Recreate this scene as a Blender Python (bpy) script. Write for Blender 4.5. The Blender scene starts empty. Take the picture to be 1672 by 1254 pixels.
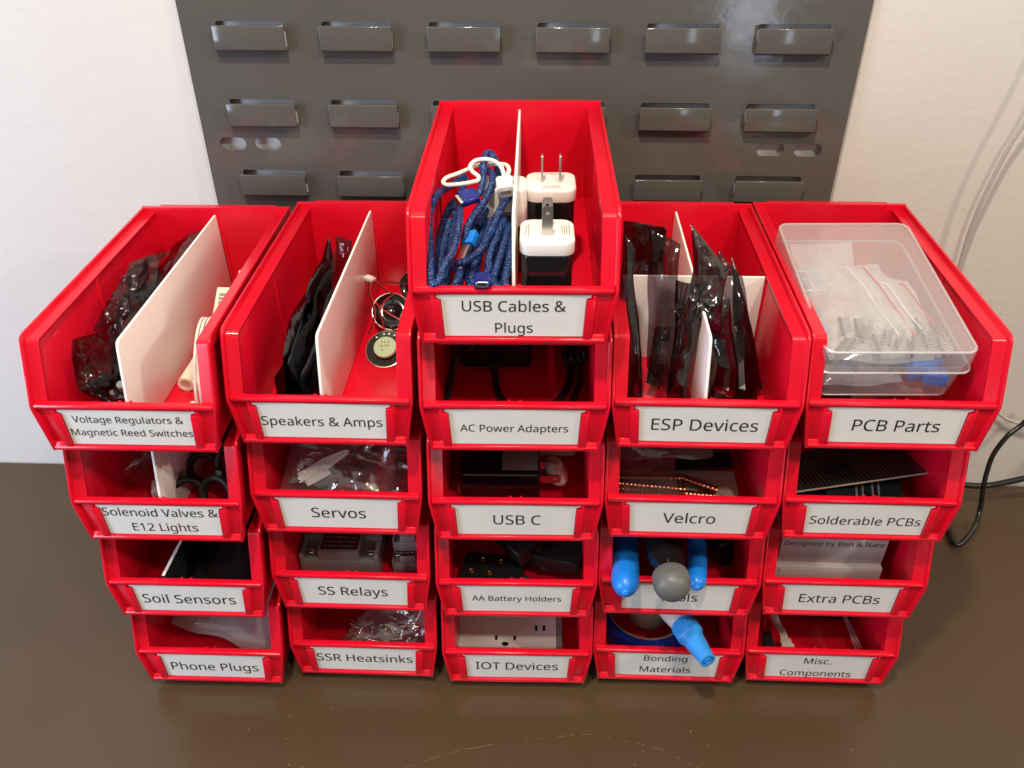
# Stack of red storage bins on a workbench in front of a louvred steel panel.
import bpy, bmesh, math, random
from mathutils import Vector, Matrix, Quaternion, noise
from math import pi, sin, cos, radians

S = bpy.context.scene
COL = S.collection
rnd = random.Random(7)

# ------------------------------------------------------------------ camera (solved from the photograph)
FPX = 1365.93
CAM = Vector((0.0116394, -0.7349256, 0.6997327))
RX = Vector((0.9992071863870796, 0.03855996498523836, -0.009905946333041203))
UP = Vector((-0.014392552914377386, 0.5818550992350888, 0.8131651111027401))
FW = Vector((-0.037119443597968274, 0.8123778508763407, -0.5819487729280948))
cam = bpy.data.cameras.new('camera')
cam.sensor_fit = 'HORIZONTAL'
cam.sensor_width = 36.0
cam.lens = 36.0 * FPX / 1672.0
cam.clip_start = 0.02
cam.clip_end = 60
co = bpy.data.objects.new('camera', cam)
COL.objects.link(co)
m3 = Matrix((RX, UP, -FW)).transposed()
co.matrix_world = Matrix.Translation(CAM) @ m3.to_4x4()
S.camera = co

def ray(px, py):
    return RX * ((px - 836) / FPX) - UP * ((py - 627) / FPX) + FW

# ------------------------------------------------------------------ the stack's layout
PITCH = 0.0965484
FOOT = 0.0103
TABLE_Z = -FOOT
COLX = [-0.298185, -0.154125, -0.010259, 0.132576, 0.274549]
COLY = [-0.008401, 0.003813, 0.0, 0.006342, 0.008899]
COLQ = [0.0022, -0.003475, 0.0126, -0.005366, -0.005963]

def bin_matrix(c, r):
    return Matrix.Translation((COLX[c], COLY[c] - .15, PITCH * r)) @ Matrix.Rotation(COLQ[c], 4, 'Z')

def at(px, py, c, r, ax, v):
    """the point of a bin's own frame that lies on its plane ax = v, as measured in the photograph"""
    mi = bin_matrix(c, r).inverted()
    o = mi @ CAM
    d = mi.to_3x3() @ ray(px, py)
    i = 'xyz'.index(ax)
    return o + d * ((v - o[i]) / d[i])

def on_plane(px, py, y):
    d = ray(px, py)
    return CAM + d * ((y - CAM.y) / d.y)

def on_table(px, py, z=TABLE_Z):
    d = ray(px, py)
    return CAM + d * ((z - CAM.z) / d.z)

# ------------------------------------------------------------------ materials
def mat(name, base, rough=.5, metal=0, spec=.5, bump=None, var=None, trans=0, ior=1.45, alpha=1, coat=0, sheen=0, sss=0):
    m = bpy.data.materials.new(name)
    m.use_nodes = True
    nt = m.node_tree
    b = nt.nodes['Principled BSDF']
    b.inputs['Base Color'].default_value = (*base, 1)
    b.inputs['Roughness'].default_value = rough
    b.inputs['Metallic'].default_value = metal
    b.inputs['Specular IOR Level'].default_value = spec
    b.inputs['Transmission Weight'].default_value = trans
    b.inputs['IOR'].default_value = ior
    b.inputs['Alpha'].default_value = alpha
    b.inputs['Coat Weight'].default_value = coat
    b.inputs['Coat Roughness'].default_value = .12
    if sss:
        b.inputs['Subsurface Weight'].default_value = sss
        b.inputs['Subsurface Radius'].default_value = (.004, .002, .002)
    tc = nt.nodes.new('ShaderNodeTexCoord')
    if bump:
        for k, (scale, strength, dist, detail) in enumerate(bump if isinstance(bump, list) else [bump]):
            n = nt.nodes.new('ShaderNodeTexNoise')
            n.inputs['Scale'].default_value = scale
            n.inputs['Detail'].default_value = detail
            bp = nt.nodes.new('ShaderNodeBump')
            bp.inputs['Strength'].default_value = strength
            bp.inputs['Distance'].default_value = dist
            nt.links.new(tc.outputs['Object'], n.inputs['Vector'])
            nt.links.new(n.outputs['Fac'], bp.inputs['Height'])
            prev = b.inputs['Normal'].links[0].from_socket if b.inputs['Normal'].links else None
            if prev:
                nt.links.new(prev, bp.inputs['Normal'])
            nt.links.new(bp.outputs['Normal'], b.inputs['Normal'])
    if var:
        scale, other, lo, hi = var
        n = nt.nodes.new('ShaderNodeTexNoise')
        n.inputs['Scale'].default_value = scale
        n.inputs['Detail'].default_value = 4
        mr = nt.nodes.new('ShaderNodeMapRange')
        mr.inputs['From Min'].default_value = lo
        mr.inputs['From Max'].default_value = hi
        mx = nt.nodes.new('ShaderNodeMix')
        mx.data_type = 'RGBA'
        mx.inputs['A'].default_value = (*base, 1)
        mx.inputs['B'].default_value = (*other, 1)
        nt.links.new(tc.outputs['Object'], n.inputs['Vector'])
        nt.links.new(n.outputs['Fac'], mr.inputs['Value'])
        nt.links.new(mr.outputs['Result'], mx.inputs['Factor'])
        nt.links.new(mx.outputs['Result'], b.inputs['Base Color'])
    return m

def film(name, tint, clear, rough=.08, bump=(60, .25, .002, 3), gloss=(1, 1, 1), milk=(.8, .8, .8), milky=0.0, mid=.5):
    """thin plastic film: mostly see-through, shiny where it turns away, optionally a little milky"""
    m = bpy.data.materials.new(name)
    m.use_nodes = True
    nt = m.node_tree
    nt.nodes.remove(nt.nodes['Principled BSDF'])
    out = nt.nodes['Material Output']
    tr = nt.nodes.new('ShaderNodeBsdfTransparent')
    tr.inputs['Color'].default_value = (*tint, 1)
    gl = nt.nodes.new('ShaderNodeBsdfGlossy')
    gl.inputs['Roughness'].default_value = rough
    gl.inputs['Color'].default_value = (*gloss, 1)
    df = nt.nodes.new('ShaderNodeBsdfDiffuse')
    df.inputs['Color'].default_value = (*milk, 1)
    # two-sided Schlick reflectance (a thin sheet reflects alike from both faces)
    ge = nt.nodes.new('ShaderNodeNewGeometry')
    fr = nt.nodes.new('ShaderNodeVectorMath')
    fr.operation = 'DOT_PRODUCT'
    nt.links.new(ge.outputs['Incoming'], fr.inputs[0])
    ab = nt.nodes.new('ShaderNodeMath'); ab.operation = 'ABSOLUTE'
    nt.links.new(fr.outputs['Value'], ab.inputs[0])
    om = nt.nodes.new('ShaderNodeMath'); om.operation = 'SUBTRACT'; om.inputs[0].default_value = 1.0; om.use_clamp = True
    nt.links.new(ab.outputs[0], om.inputs[1])
    pw = nt.nodes.new('ShaderNodeMath'); pw.operation = 'POWER'; pw.inputs[1].default_value = 4.0
    nt.links.new(om.outputs[0], pw.inputs[0])
    tc = nt.nodes.new('ShaderNodeTexCoord')
    n = nt.nodes.new('ShaderNodeTexNoise')
    n.inputs['Scale'].default_value = bump[0]
    n.inputs['Detail'].default_value = bump[3]
    n.inputs['Distortion'].default_value = .8
    bp = nt.nodes.new('ShaderNodeBump')
    bp.inputs['Strength'].default_value = bump[1]
    bp.inputs['Distance'].default_value = bump[2]
    nt.links.new(tc.outputs['Object'], n.inputs['Vector'])
    nt.links.new(n.outputs['Fac'], bp.inputs['Height'])
    for x in (gl, df):
        nt.links.new(bp.outputs['Normal'], x.inputs['Normal'])
    nt.links.new(bp.outputs['Normal'], fr.inputs[1])
    m1 = nt.nodes.new('ShaderNodeMixShader')
    m1.inputs[0].default_value = milky
    nt.links.new(tr.outputs[0], m1.inputs[1])
    nt.links.new(df.outputs[0], m1.inputs[2])
    ad = nt.nodes.new('ShaderNodeMath')
    ad.operation = 'MULTIPLY_ADD'
    ad.inputs[1].default_value = mid
    ad.inputs[2].default_value = 1 - clear
    ad.use_clamp = True
    nt.links.new(pw.outputs[0], ad.inputs[0])
    m2 = nt.nodes.new('ShaderNodeMixShader')
    nt.links.new(ad.outputs[0], m2.inputs[0])
    nt.links.new(m1.outputs[0], m2.inputs[1])
    nt.links.new(gl.outputs[0], m2.inputs[2])
    nt.links.new(m2.outputs[0], out.inputs['Surface'])
    return m

def wear(m, lo, hi, chips=None):
    """handling marks: patchy gloss with fine streaks, and optionally a few pale chips"""
    nt = m.node_tree
    b = nt.nodes['Principled BSDF']
    tc = nt.nodes['Texture Coordinate']
    oi = nt.nodes.new('ShaderNodeObjectInfo')
    mp = nt.nodes.new('ShaderNodeMapping')
    mp.inputs['Scale'].default_value = (1, 1, 1.4)
    vm = nt.nodes.new('ShaderNodeVectorMath'); vm.operation = 'ADD'
    nt.links.new(tc.outputs['Object'], vm.inputs[0]); nt.links.new(oi.outputs['Location'], vm.inputs[1])
    nt.links.new(vm.outputs[0], mp.inputs['Vector'])
    n1 = nt.nodes.new('ShaderNodeTexNoise'); n1.inputs['Scale'].default_value = 22; n1.inputs['Detail'].default_value = 6; n1.inputs['Roughness'].default_value = .7
    nt.links.new(mp.outputs[0], n1.inputs['Vector'])
    mr = nt.nodes.new('ShaderNodeMapRange'); mr.inputs['From Min'].default_value = .35; mr.inputs['From Max'].default_value = .68
    mr.inputs['To Min'].default_value = lo; mr.inputs['To Max'].default_value = hi
    nt.links.new(n1.outputs['Fac'], mr.inputs['Value'])
    nt.links.new(mr.outputs['Result'], b.inputs['Roughness'])
    old = b.inputs['Base Color'].links[0].from_socket
    mx = nt.nodes.new('ShaderNodeMix'); mx.data_type = 'RGBA'
    nt.links.new(old, mx.inputs['A'])
    v = nt.nodes.new('ShaderNodeTexVoronoi'); v.inputs['Scale'].default_value = 30 if chips else 26
    nt.links.new(vm.outputs[0], v.inputs['Vector'])
    if chips:
        mx.inputs['B'].default_value = (*chips, 1)
        lim = .045
    else:
        mx.inputs['B'].default_value = (.80, .10, .10, 1)
        lim = .028
    cl = nt.nodes.new('ShaderNodeSeparateColor'); nt.links.new(v.outputs['Color'], cl.inputs[0])
    th = nt.nodes.new('ShaderNodeMapRange'); th.inputs['From Min'].default_value = .72; th.inputs['To Max'].default_value = lim
    nt.links.new(cl.outputs[0], th.inputs['Value'])
    lt = nt.nodes.new('ShaderNodeMath'); lt.operation = 'LESS_THAN'
    nt.links.new(v.outputs['Distance'], lt.inputs[0]); nt.links.new(th.outputs['Result'], lt.inputs[1])
    mf = nt.nodes.new('ShaderNodeMath'); mf.operation = 'MULTIPLY'; mf.inputs[1].default_value = .6
    nt.links.new(lt.outputs[0], mf.inputs[0])
    nt.links.new(mf.outputs[0], mx.inputs['Factor'])
    nt.links.new(mx.outputs['Result'], b.inputs['Base Color'])

RED = mat('red polypropylene', (.64, .0046, .022), .22, bump=[(14, .05, .004, 2), (260, .03, .0006, 2)], var=(9, (.575, .004, .019), .35, .7))
wear(RED, .18, .27)
WHITE = mat('white plastic sheet', (.78, .78, .75), .28, spec=.5, bump=(30, .04, .002, 2))
WHITE_GLOSS = mat('white moulded plastic', (.76, .74, .70), .22)
CREAM = mat('cream plastic', (.72, .66, .54), .4)
PAPER = mat('label paper', (.61, .61, .58), .7, spec=.25, bump=(35, .12, .003, 3))
INK = mat('printer ink', (.012, .012, .013), .6)
GREY_INK = mat('grey print', (.22, .21, .20), .6)
BLACK = mat('black plastic', (.012, .012, .013), .35)
BLACK_GLOSS = mat('glossy black plastic', (.006, .006, .007), .1, coat=.4)
BLACK_RUBBER = mat('black rubber', (.014, .014, .014), .5)
GREY_PL = mat('grey plastic', (.21, .20, .195), .45)
STEEL = mat('nickel plated steel', (.66, .64, .60), .32, metal=1, bump=(90, .05, .001, 2))
BRASS = mat('brass', (.72, .46, .16), .25, metal=1)
COPPER = mat('copper', (.52, .20, .12), .3, metal=1)
PAINT = mat('grey powder coat', (.089, .085, .077), .2, spec=.6, bump=[(55, .06, .0015, 2), (420, .04, .0004, 2)], var=(5, (.081, .077, .069), .35, .7))
wear(PAINT, .07, .17, (.34, .32, .28))
BLUE_PL = mat('bright blue plastic', (.01, .20, .72), .32, bump=(40, .03, .001, 2))
BLUE_CAP = mat('sky blue cap', (.03, .27, .72), .38)
BLUE_TAPE = mat('dark blue tape', (.006, .02, .20), .28, bump=(120, .1, .0006, 2))
NAVY = mat('navy anodised shell', (.02, .03, .22), .3, metal=.4)
KNOB = mat('grey knob', (.12, .125, .12), .42)
WIRE_RED = mat('red wire', (.55, .02, .02), .35)
WIRE_BLACK = mat('black wire', (.01, .01, .01), .3)
WIRE_WHITE = mat('white cable', (.74, .72, .67), .38)
PCB_GREEN = mat('green circuit board', (.01, .06, .035), .35)
PCB_DARK = mat('dark circuit board', (.012, .016, .02), .35, spec=.5)
TIN = mat('tinned pads', (.60, .50, .46), .3, metal=1)
PAD = mat('milky adhesive pads', (.50, .40, .34), .5)
CARDBOARD = mat('grey box card', (.50, .48, .47), .6)
BOARD_EDGE = mat('white label strip', (.7, .68, .64), .5)
STICKER = mat('pale green sticker', (.42, .56, .34), .4)
GASKET_FELT = mat('black felt', (.02, .02, .018), .9, bump=(500, .6, .001, 3))

def braid():
    m = mat('blue braided nylon', (.012, .035, .16), .36, spec=.35)
    nt = m.node_tree
    b = nt.nodes['Principled BSDF']
    uv = nt.nodes.new('ShaderNodeUVMap')
    sp = nt.nodes.new('ShaderNodeSeparateXYZ')
    nt.links.new(uv.outputs[0], sp.inputs[0])
    def wave(sign):
        a = nt.nodes.new('ShaderNodeMath'); a.operation = 'MULTIPLY'; a.inputs[1].default_value = 6 * sign
        nt.links.new(sp.outputs['X'], a.inputs[0])
        c = nt.nodes.new('ShaderNodeMath'); c.operation = 'MULTIPLY_ADD'; c.inputs[1].default_value = 400
        nt.links.new(sp.outputs['Y'], c.inputs[0]); nt.links.new(a.outputs[0], c.inputs[2])
        f = nt.nodes.new('ShaderNodeMath'); f.operation = 'FRACT'
        nt.links.new(c.outputs[0], f.inputs[0])
        g = nt.nodes.new('ShaderNodeMath'); g.operation = 'PINGPONG'; g.inputs[1].default_value = .5
        nt.links.new(f.outputs[0], g.inputs[0])
        return g
    w1, w2 = wave(1), wave(-1)
    mn = nt.nodes.new('ShaderNodeMath'); mn.operation = 'MAXIMUM'
    nt.links.new(w1.outputs[0], mn.inputs[0]); nt.links.new(w2.outputs[0], mn.inputs[1])
    cr = nt.nodes.new('ShaderNodeValToRGB')
    cr.color_ramp.elements[0].position = .20; cr.color_ramp.elements[0].color = (.002, .003, .010, 1)
    cr.color_ramp.elements[1].position = .42; cr.color_ramp.elements[1].color = (.006, .020, .125, 1)
    nz = nt.nodes.new('ShaderNodeTexNoise'); nz.inputs['Scale'].default_value = 900
    tc = nt.nodes.new('ShaderNodeTexCoord')
    nt.links.new(tc.outputs['Object'], nz.inputs['Vector'])
    gt = nt.nodes.new('ShaderNodeMath'); gt.operation = 'GREATER_THAN'; gt.inputs[1].default_value = .59
    nt.links.new(nz.outputs['Fac'], gt.inputs[0])
    mx = nt.nodes.new('ShaderNodeMix'); mx.data_type = 'RGBA'; mx.inputs['B'].default_value = (.040, .16, .46, 1)
    nt.links.new(mn.outputs[0], cr.inputs[0])
    nt.links.new(cr.outputs[0], mx.inputs['A'])
    nt.links.new(gt.outputs[0], mx.inputs['Factor'])
    nt.links.new(mx.outputs['Result'], b.inputs['Base Color'])
    bp = nt.nodes.new('ShaderNodeBump'); bp.inputs['Strength'].default_value = .7; bp.inputs['Distance'].default_value = .0012
    nt.links.new(mn.outputs[0], bp.inputs['Height']); nt.links.new(bp.outputs[0], b.inputs['Normal'])
    return m
BRAID = braid()

SMOKE = film('smoky antistatic film', (.50, .46, .49), .95, .08, (50, .34, .004, 3), gloss=(.62, .60, .60), mid=.45)
DARKBAG = film('dark antistatic film', (.22, .20, .22), .87, .08, (45, .42, .004, 3), gloss=(.8, .78, .75), mid=.5)
CLEAR = film('clear polybag', (.93, .92, .91), .86, .07, (55, .5, .004, 4), milky=.035, mid=.5)
MILKY = film('milky polybag', (.88, .86, .86), .94, .16, (30, .3, .004, 2), milky=.20, mid=.4)
FROST = film('frosted polypropylene', (.95, .95, .96), .985, .16, (25, .05, .002, 2), milky=.135, mid=.45)

# ------------------------------------------------------------------ mesh helpers
class MB:
    """collects shapes into one mesh"""
    def __init__(s, M=None):
        s.bm = bmesh.new()
        s.M = M or Matrix.Identity(4)
        s.uv = s.bm.loops.layers.uv.new('UVMap')

    def _add(s, vs, fs, X=None, smooth=True):
        T = s.M @ X if X is not None else s.M
        bv = [s.bm.verts.new(T @ Vector(v)) for v in vs]
        out = []
        for f in fs:
            try:
                nf = s.bm.faces.new([bv[i] for i in f])
                nf.smooth = smooth
                out.append(nf)
            except ValueError:
                pass
        return bv, out

    def box(s, lo, hi, bev=0, seg=2, X=None):
        x0, y0, z0 = lo; x1, y1, z1 = hi
        v, f = s._add([(x0, y0, z0), (x1, y0, z0), (x1, y1, z0), (x0, y1, z0), (x0, y0, z1), (x1, y0, z1), (x1, y1, z1), (x0, y1, z1)],
                      [(0, 3, 2, 1), (4, 5, 6, 7), (0, 1, 5, 4), (1, 2, 6, 5), (2, 3, 7, 6), (3, 0, 4, 7)], X, bev > 0)
        if bev:
            es = list({e for q in f for e in q.edges})
            bmesh.ops.bevel(s.bm, geom=es, offset=bev, segments=seg, profile=.5, affect='EDGES')
        return s

    def hexa(s, pts, bev=0, X=None):
        """8 corners: bottom loop of four, top loop of four"""
        v, f = s._add(pts, [(0, 3, 2, 1), (4, 5, 6, 7), (0, 1, 5, 4), (1, 2, 6, 5), (2, 3, 7, 6), (3, 0, 4, 7)], X, bev > 0)
        if bev:
            bmesh.ops.bevel(s.bm, geom=list({e for q in f for e in q.edges}), offset=bev, segments=2, profile=.5, affect='EDGES')
        return s

    def prism(s, poly, h0, h1, axes='xy', X=None, bev=0):
        """polygon in two axes, extruded along the third from h0 to h1"""
        i, j = 'xyz'.index(axes[0]), 'xyz'.index(axes[1])
        k = 3 - i - j
        def p(a, b, h):
            v = [0, 0, 0]; v[i] = a; v[j] = b; v[k] = h
            return v
        n = len(poly)
        vs = [p(a, b, h0) for a, b in poly] + [p(a, b, h1) for a, b in poly]
        fs = [tuple(range(n - 1, -1, -1)), tuple(range(n, 2 * n))] + [(q, (q + 1) % n, n + (q + 1) % n, n + q) for q in range(n)]
        v, f = s._add(vs, fs, X, bev > 0)
        if bev:
            bmesh.ops.bevel(s.bm, geom=list({e for q in f[:2] for e in q.edges}), offset=bev, segments=2, profile=.5, affect='EDGES')
        return s

    def puck(s, hx, hy, r, z0, z1, bt=.002, bb=.0006, cx=0, cy=0, n=7, X=None):
        """rounded rectangular block with softened top and bottom edges"""
        loops = []
        for z, d in [(z0, bb)] + [(z0 + bb * (1 - cos(a)), bb * (1 - sin(a))) for a in (pi / 4, pi / 2)] + \
                    [(z1 - bt * (1 - sin(a)), bt * (1 - cos(a))) for a in (0, pi / 8, pi / 4, 3 * pi / 8)] + [(z1, bt)]:
            loops.append([(cx + a, cy + b, z) for a, b in rounded_rect(-hx + d, -hy + d, hx - d, hy - d, max(r - d, .0004), n)])
        k = len(loops[0]); nl = len(loops)
        fs = [(i * k + q, i * k + (q + 1) % k, (i + 1) * k + (q + 1) % k, (i + 1) * k + q) for i in range(nl - 1) for q in range(k)]
        fs += [tuple(range(k - 1, -1, -1)), tuple((nl - 1) * k + q for q in range(k))]
        s._add(sum(loops, []), fs, X)
        return s

    def lathe(s, prof, n=32, X=None, closed=False):
        """profile of (radius, height) pairs turned about z"""
        vs = []; fs = []
        for a in range(n):
            t = 2 * pi * a / n
            for r, z in prof:
                vs.append((r * cos(t), r * sin(t), z))
        m = len(prof)
        for a in range(n):
            b = (a + 1) % n
            for q in range(m - 1 + (1 if closed else 0)):
                q2 = (q + 1) % m
                fs.append((a * m + q, b * m + q, b * m + q2, a * m + q2))
        if not closed:
            fs.append(tuple(a * m for a in range(n - 1, -1, -1)))
            fs.append(tuple(a * m + m - 1 for a in range(n)))
        s._add(vs, fs, X)
        return s

    def tube(s, pts, r, n=8, closed=False, sub=6, X=None, rr=None, flat=1.0):
        """round (or flattened) tube along a smooth curve through the points"""
        P = smooth_path([Vector(p) for p in pts], sub, closed)
        m = len(P)
        T = []
        for i in range(m):
            a = P[(i - 1) % m] if closed or i else P[0]
            b = P[(i + 1) % m] if closed or i < m - 1 else P[-1]
            d = (b - a)
            T.append(d.normalized() if d.length > 1e-9 else Vector((0, 0, 1)))
        ref = Vector((0, 0, 1)) if abs(T[0].z) < .9 else Vector((1, 0, 0))
        N = (ref - T[0] * ref.dot(T[0])).normalized()
        vs = []; L = 0; Ls = []
        for i in range(m):
            if i:
                L += (P[i] - P[i - 1]).length
                q = T[i - 1].rotation_difference(T[i])
                N = (q @ N)
                N = (N - T[i] * N.dot(T[i])).normalized()
            B = T[i].cross(N)
            Ls.append(L)
            rad = r if rr is None else r * (rr[0] + (rr[1] - rr[0]) * i / (m - 1))
            for k in range(n):
                t = 2 * pi * k / n
                vs.append(P[i] + N * (rad * cos(t)) + B * (rad * flat * sin(t)))
        fs = []
        for i in range(m - (0 if closed else 1)):
            j = (i + 1) % m
            for k in range(n):
                fs.append((i * n + k, i * n + (k + 1) % n, j * n + (k + 1) % n, j * n + k))
        nq = len(fs)
        if not closed:
            fs.append(tuple(range(n - 1, -1, -1)))
            fs.append(tuple((m - 1) * n + k for k in range(n)))
        _, out = s._add(vs, fs, X)
        if len(out) >= nq:
            for q in range(nq):
                i, k = divmod(q, n)
                l1 = Ls[i + 1] if i + 1 < m else Ls[i] + (P[0] - P[-1]).length
                for lp, (u, w) in zip(out[q].loops, ((k / n, Ls[i]), ((k + 1) / n, Ls[i]), ((k + 1) / n, l1), (k / n, l1))):
                    lp[s.uv].uv = (u, w)
        return s

    def sphere(s, c, r, X=None, sc=(1, 1, 1), n=16, m=10):
        prof = [(max(1e-5, r * sin(pi * i / m)), -r * cos(pi * i / m)) for i in range(m + 1)]
        s.lathe(prof, n, (X or Matrix.Identity(4)) @ Matrix.Translation(c) @ Matrix.Diagonal((*sc, 1)))
        return s

    def make(s, name, material, parent=None, root=None, label=None, cat=None, group=None, kind=None, bevel=None, sharp=True):
        """link as one object. With a parent the points are taken relative to its root's frame."""
        bm = s.bm
        bmesh.ops.recalc_face_normals(bm, faces=bm.faces[:])
        me = bpy.data.meshes.new(name)
        o = bpy.data.objects.new(name, me)
        if parent is not None:
            r = parent
            while r.parent:
                r = r.parent
            bm.transform(Matrix.LocRotScale(r.location, r.rotation_euler, None).inverted())
            o.parent = parent
        else:
            xs = [v.co for v in bm.verts]
            c = Vector(((min(v.x for v in xs) + max(v.x for v in xs)) / 2, (min(v.y for v in xs) + max(v.y for v in xs)) / 2, min(v.z for v in xs)))
            bm.transform(Matrix.Translation(-c))
            o.location = c
        bm.to_mesh(me)
        bm.free()
        me.materials.append(material)
        if sharp:
            me.set_sharp_from_angle(angle=radians(44))
        COL.objects.link(o)
        if bevel:
            bv = o.modifiers.new('edge', 'BEVEL')
            bv.width = bevel; bv.segments = 2; bv.limit_method = 'ANGLE'; bv.angle_limit = radians(35)
        tag(o, label, cat, group, kind)
        return o

def smooth_path(pts, sub, closed):
    n = len(pts)
    if n < 3 or sub <= 1:
        return pts
    out = []
    for i in range(n if closed else n - 1):
        p0 = pts[(i - 1) % n] if closed or i else pts[0] * 2 - pts[1]
        p1 = pts[i]; p2 = pts[(i + 1) % n]
        p3 = pts[(i + 2) % n] if closed or i + 2 < n else pts[-1] * 2 - pts[-2]
        for k in range(sub):
            t = k / sub
            out.append(.5 * ((2 * p1) + (p2 - p0) * t + (2 * p0 - 5 * p1 + 4 * p2 - p3) * t * t + (3 * p1 - p0 - 3 * p2 + p3) * t ** 3))
    if not closed:
        out.append(pts[-1])
    return out

def tag(o, label=None, cat=None, group=None, kind=None):
    if label: o['label'] = label
    if cat: o['category'] = cat
    if group: o['group'] = group
    if kind: o['kind'] = kind
    return o

def thing(name, label, cat, loc, group=None, M=None):
    """an Empty at the thing's base; loc is in the frame M"""
    o = bpy.data.objects.new(name, None)
    o.empty_display_size = .01
    o.location = (M @ Vector(loc)) if M else Vector(loc)
    COL.objects.link(o)
    return tag(o, label, cat, group)

def rounded_rect(x0, z0, x1, z1, r, n=4):
    out = []
    for cx, cz, a0 in ((x1 - r, z1 - r, 0), (x0 + r, z1 - r, 90), (x0 + r, z0 + r, 180), (x1 - r, z0 + r, 270)):
        for k in range(n + 1):
            t = radians(a0 + 90 * k / n)
            out.append((cx + r * cos(t), cz + r * sin(t)))
    return out

def rot(ax, deg):
    return Matrix.Rotation(radians(deg), 4, ax)
def tr(x, y, z):
    return Matrix.Translation((x, y, z))

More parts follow.
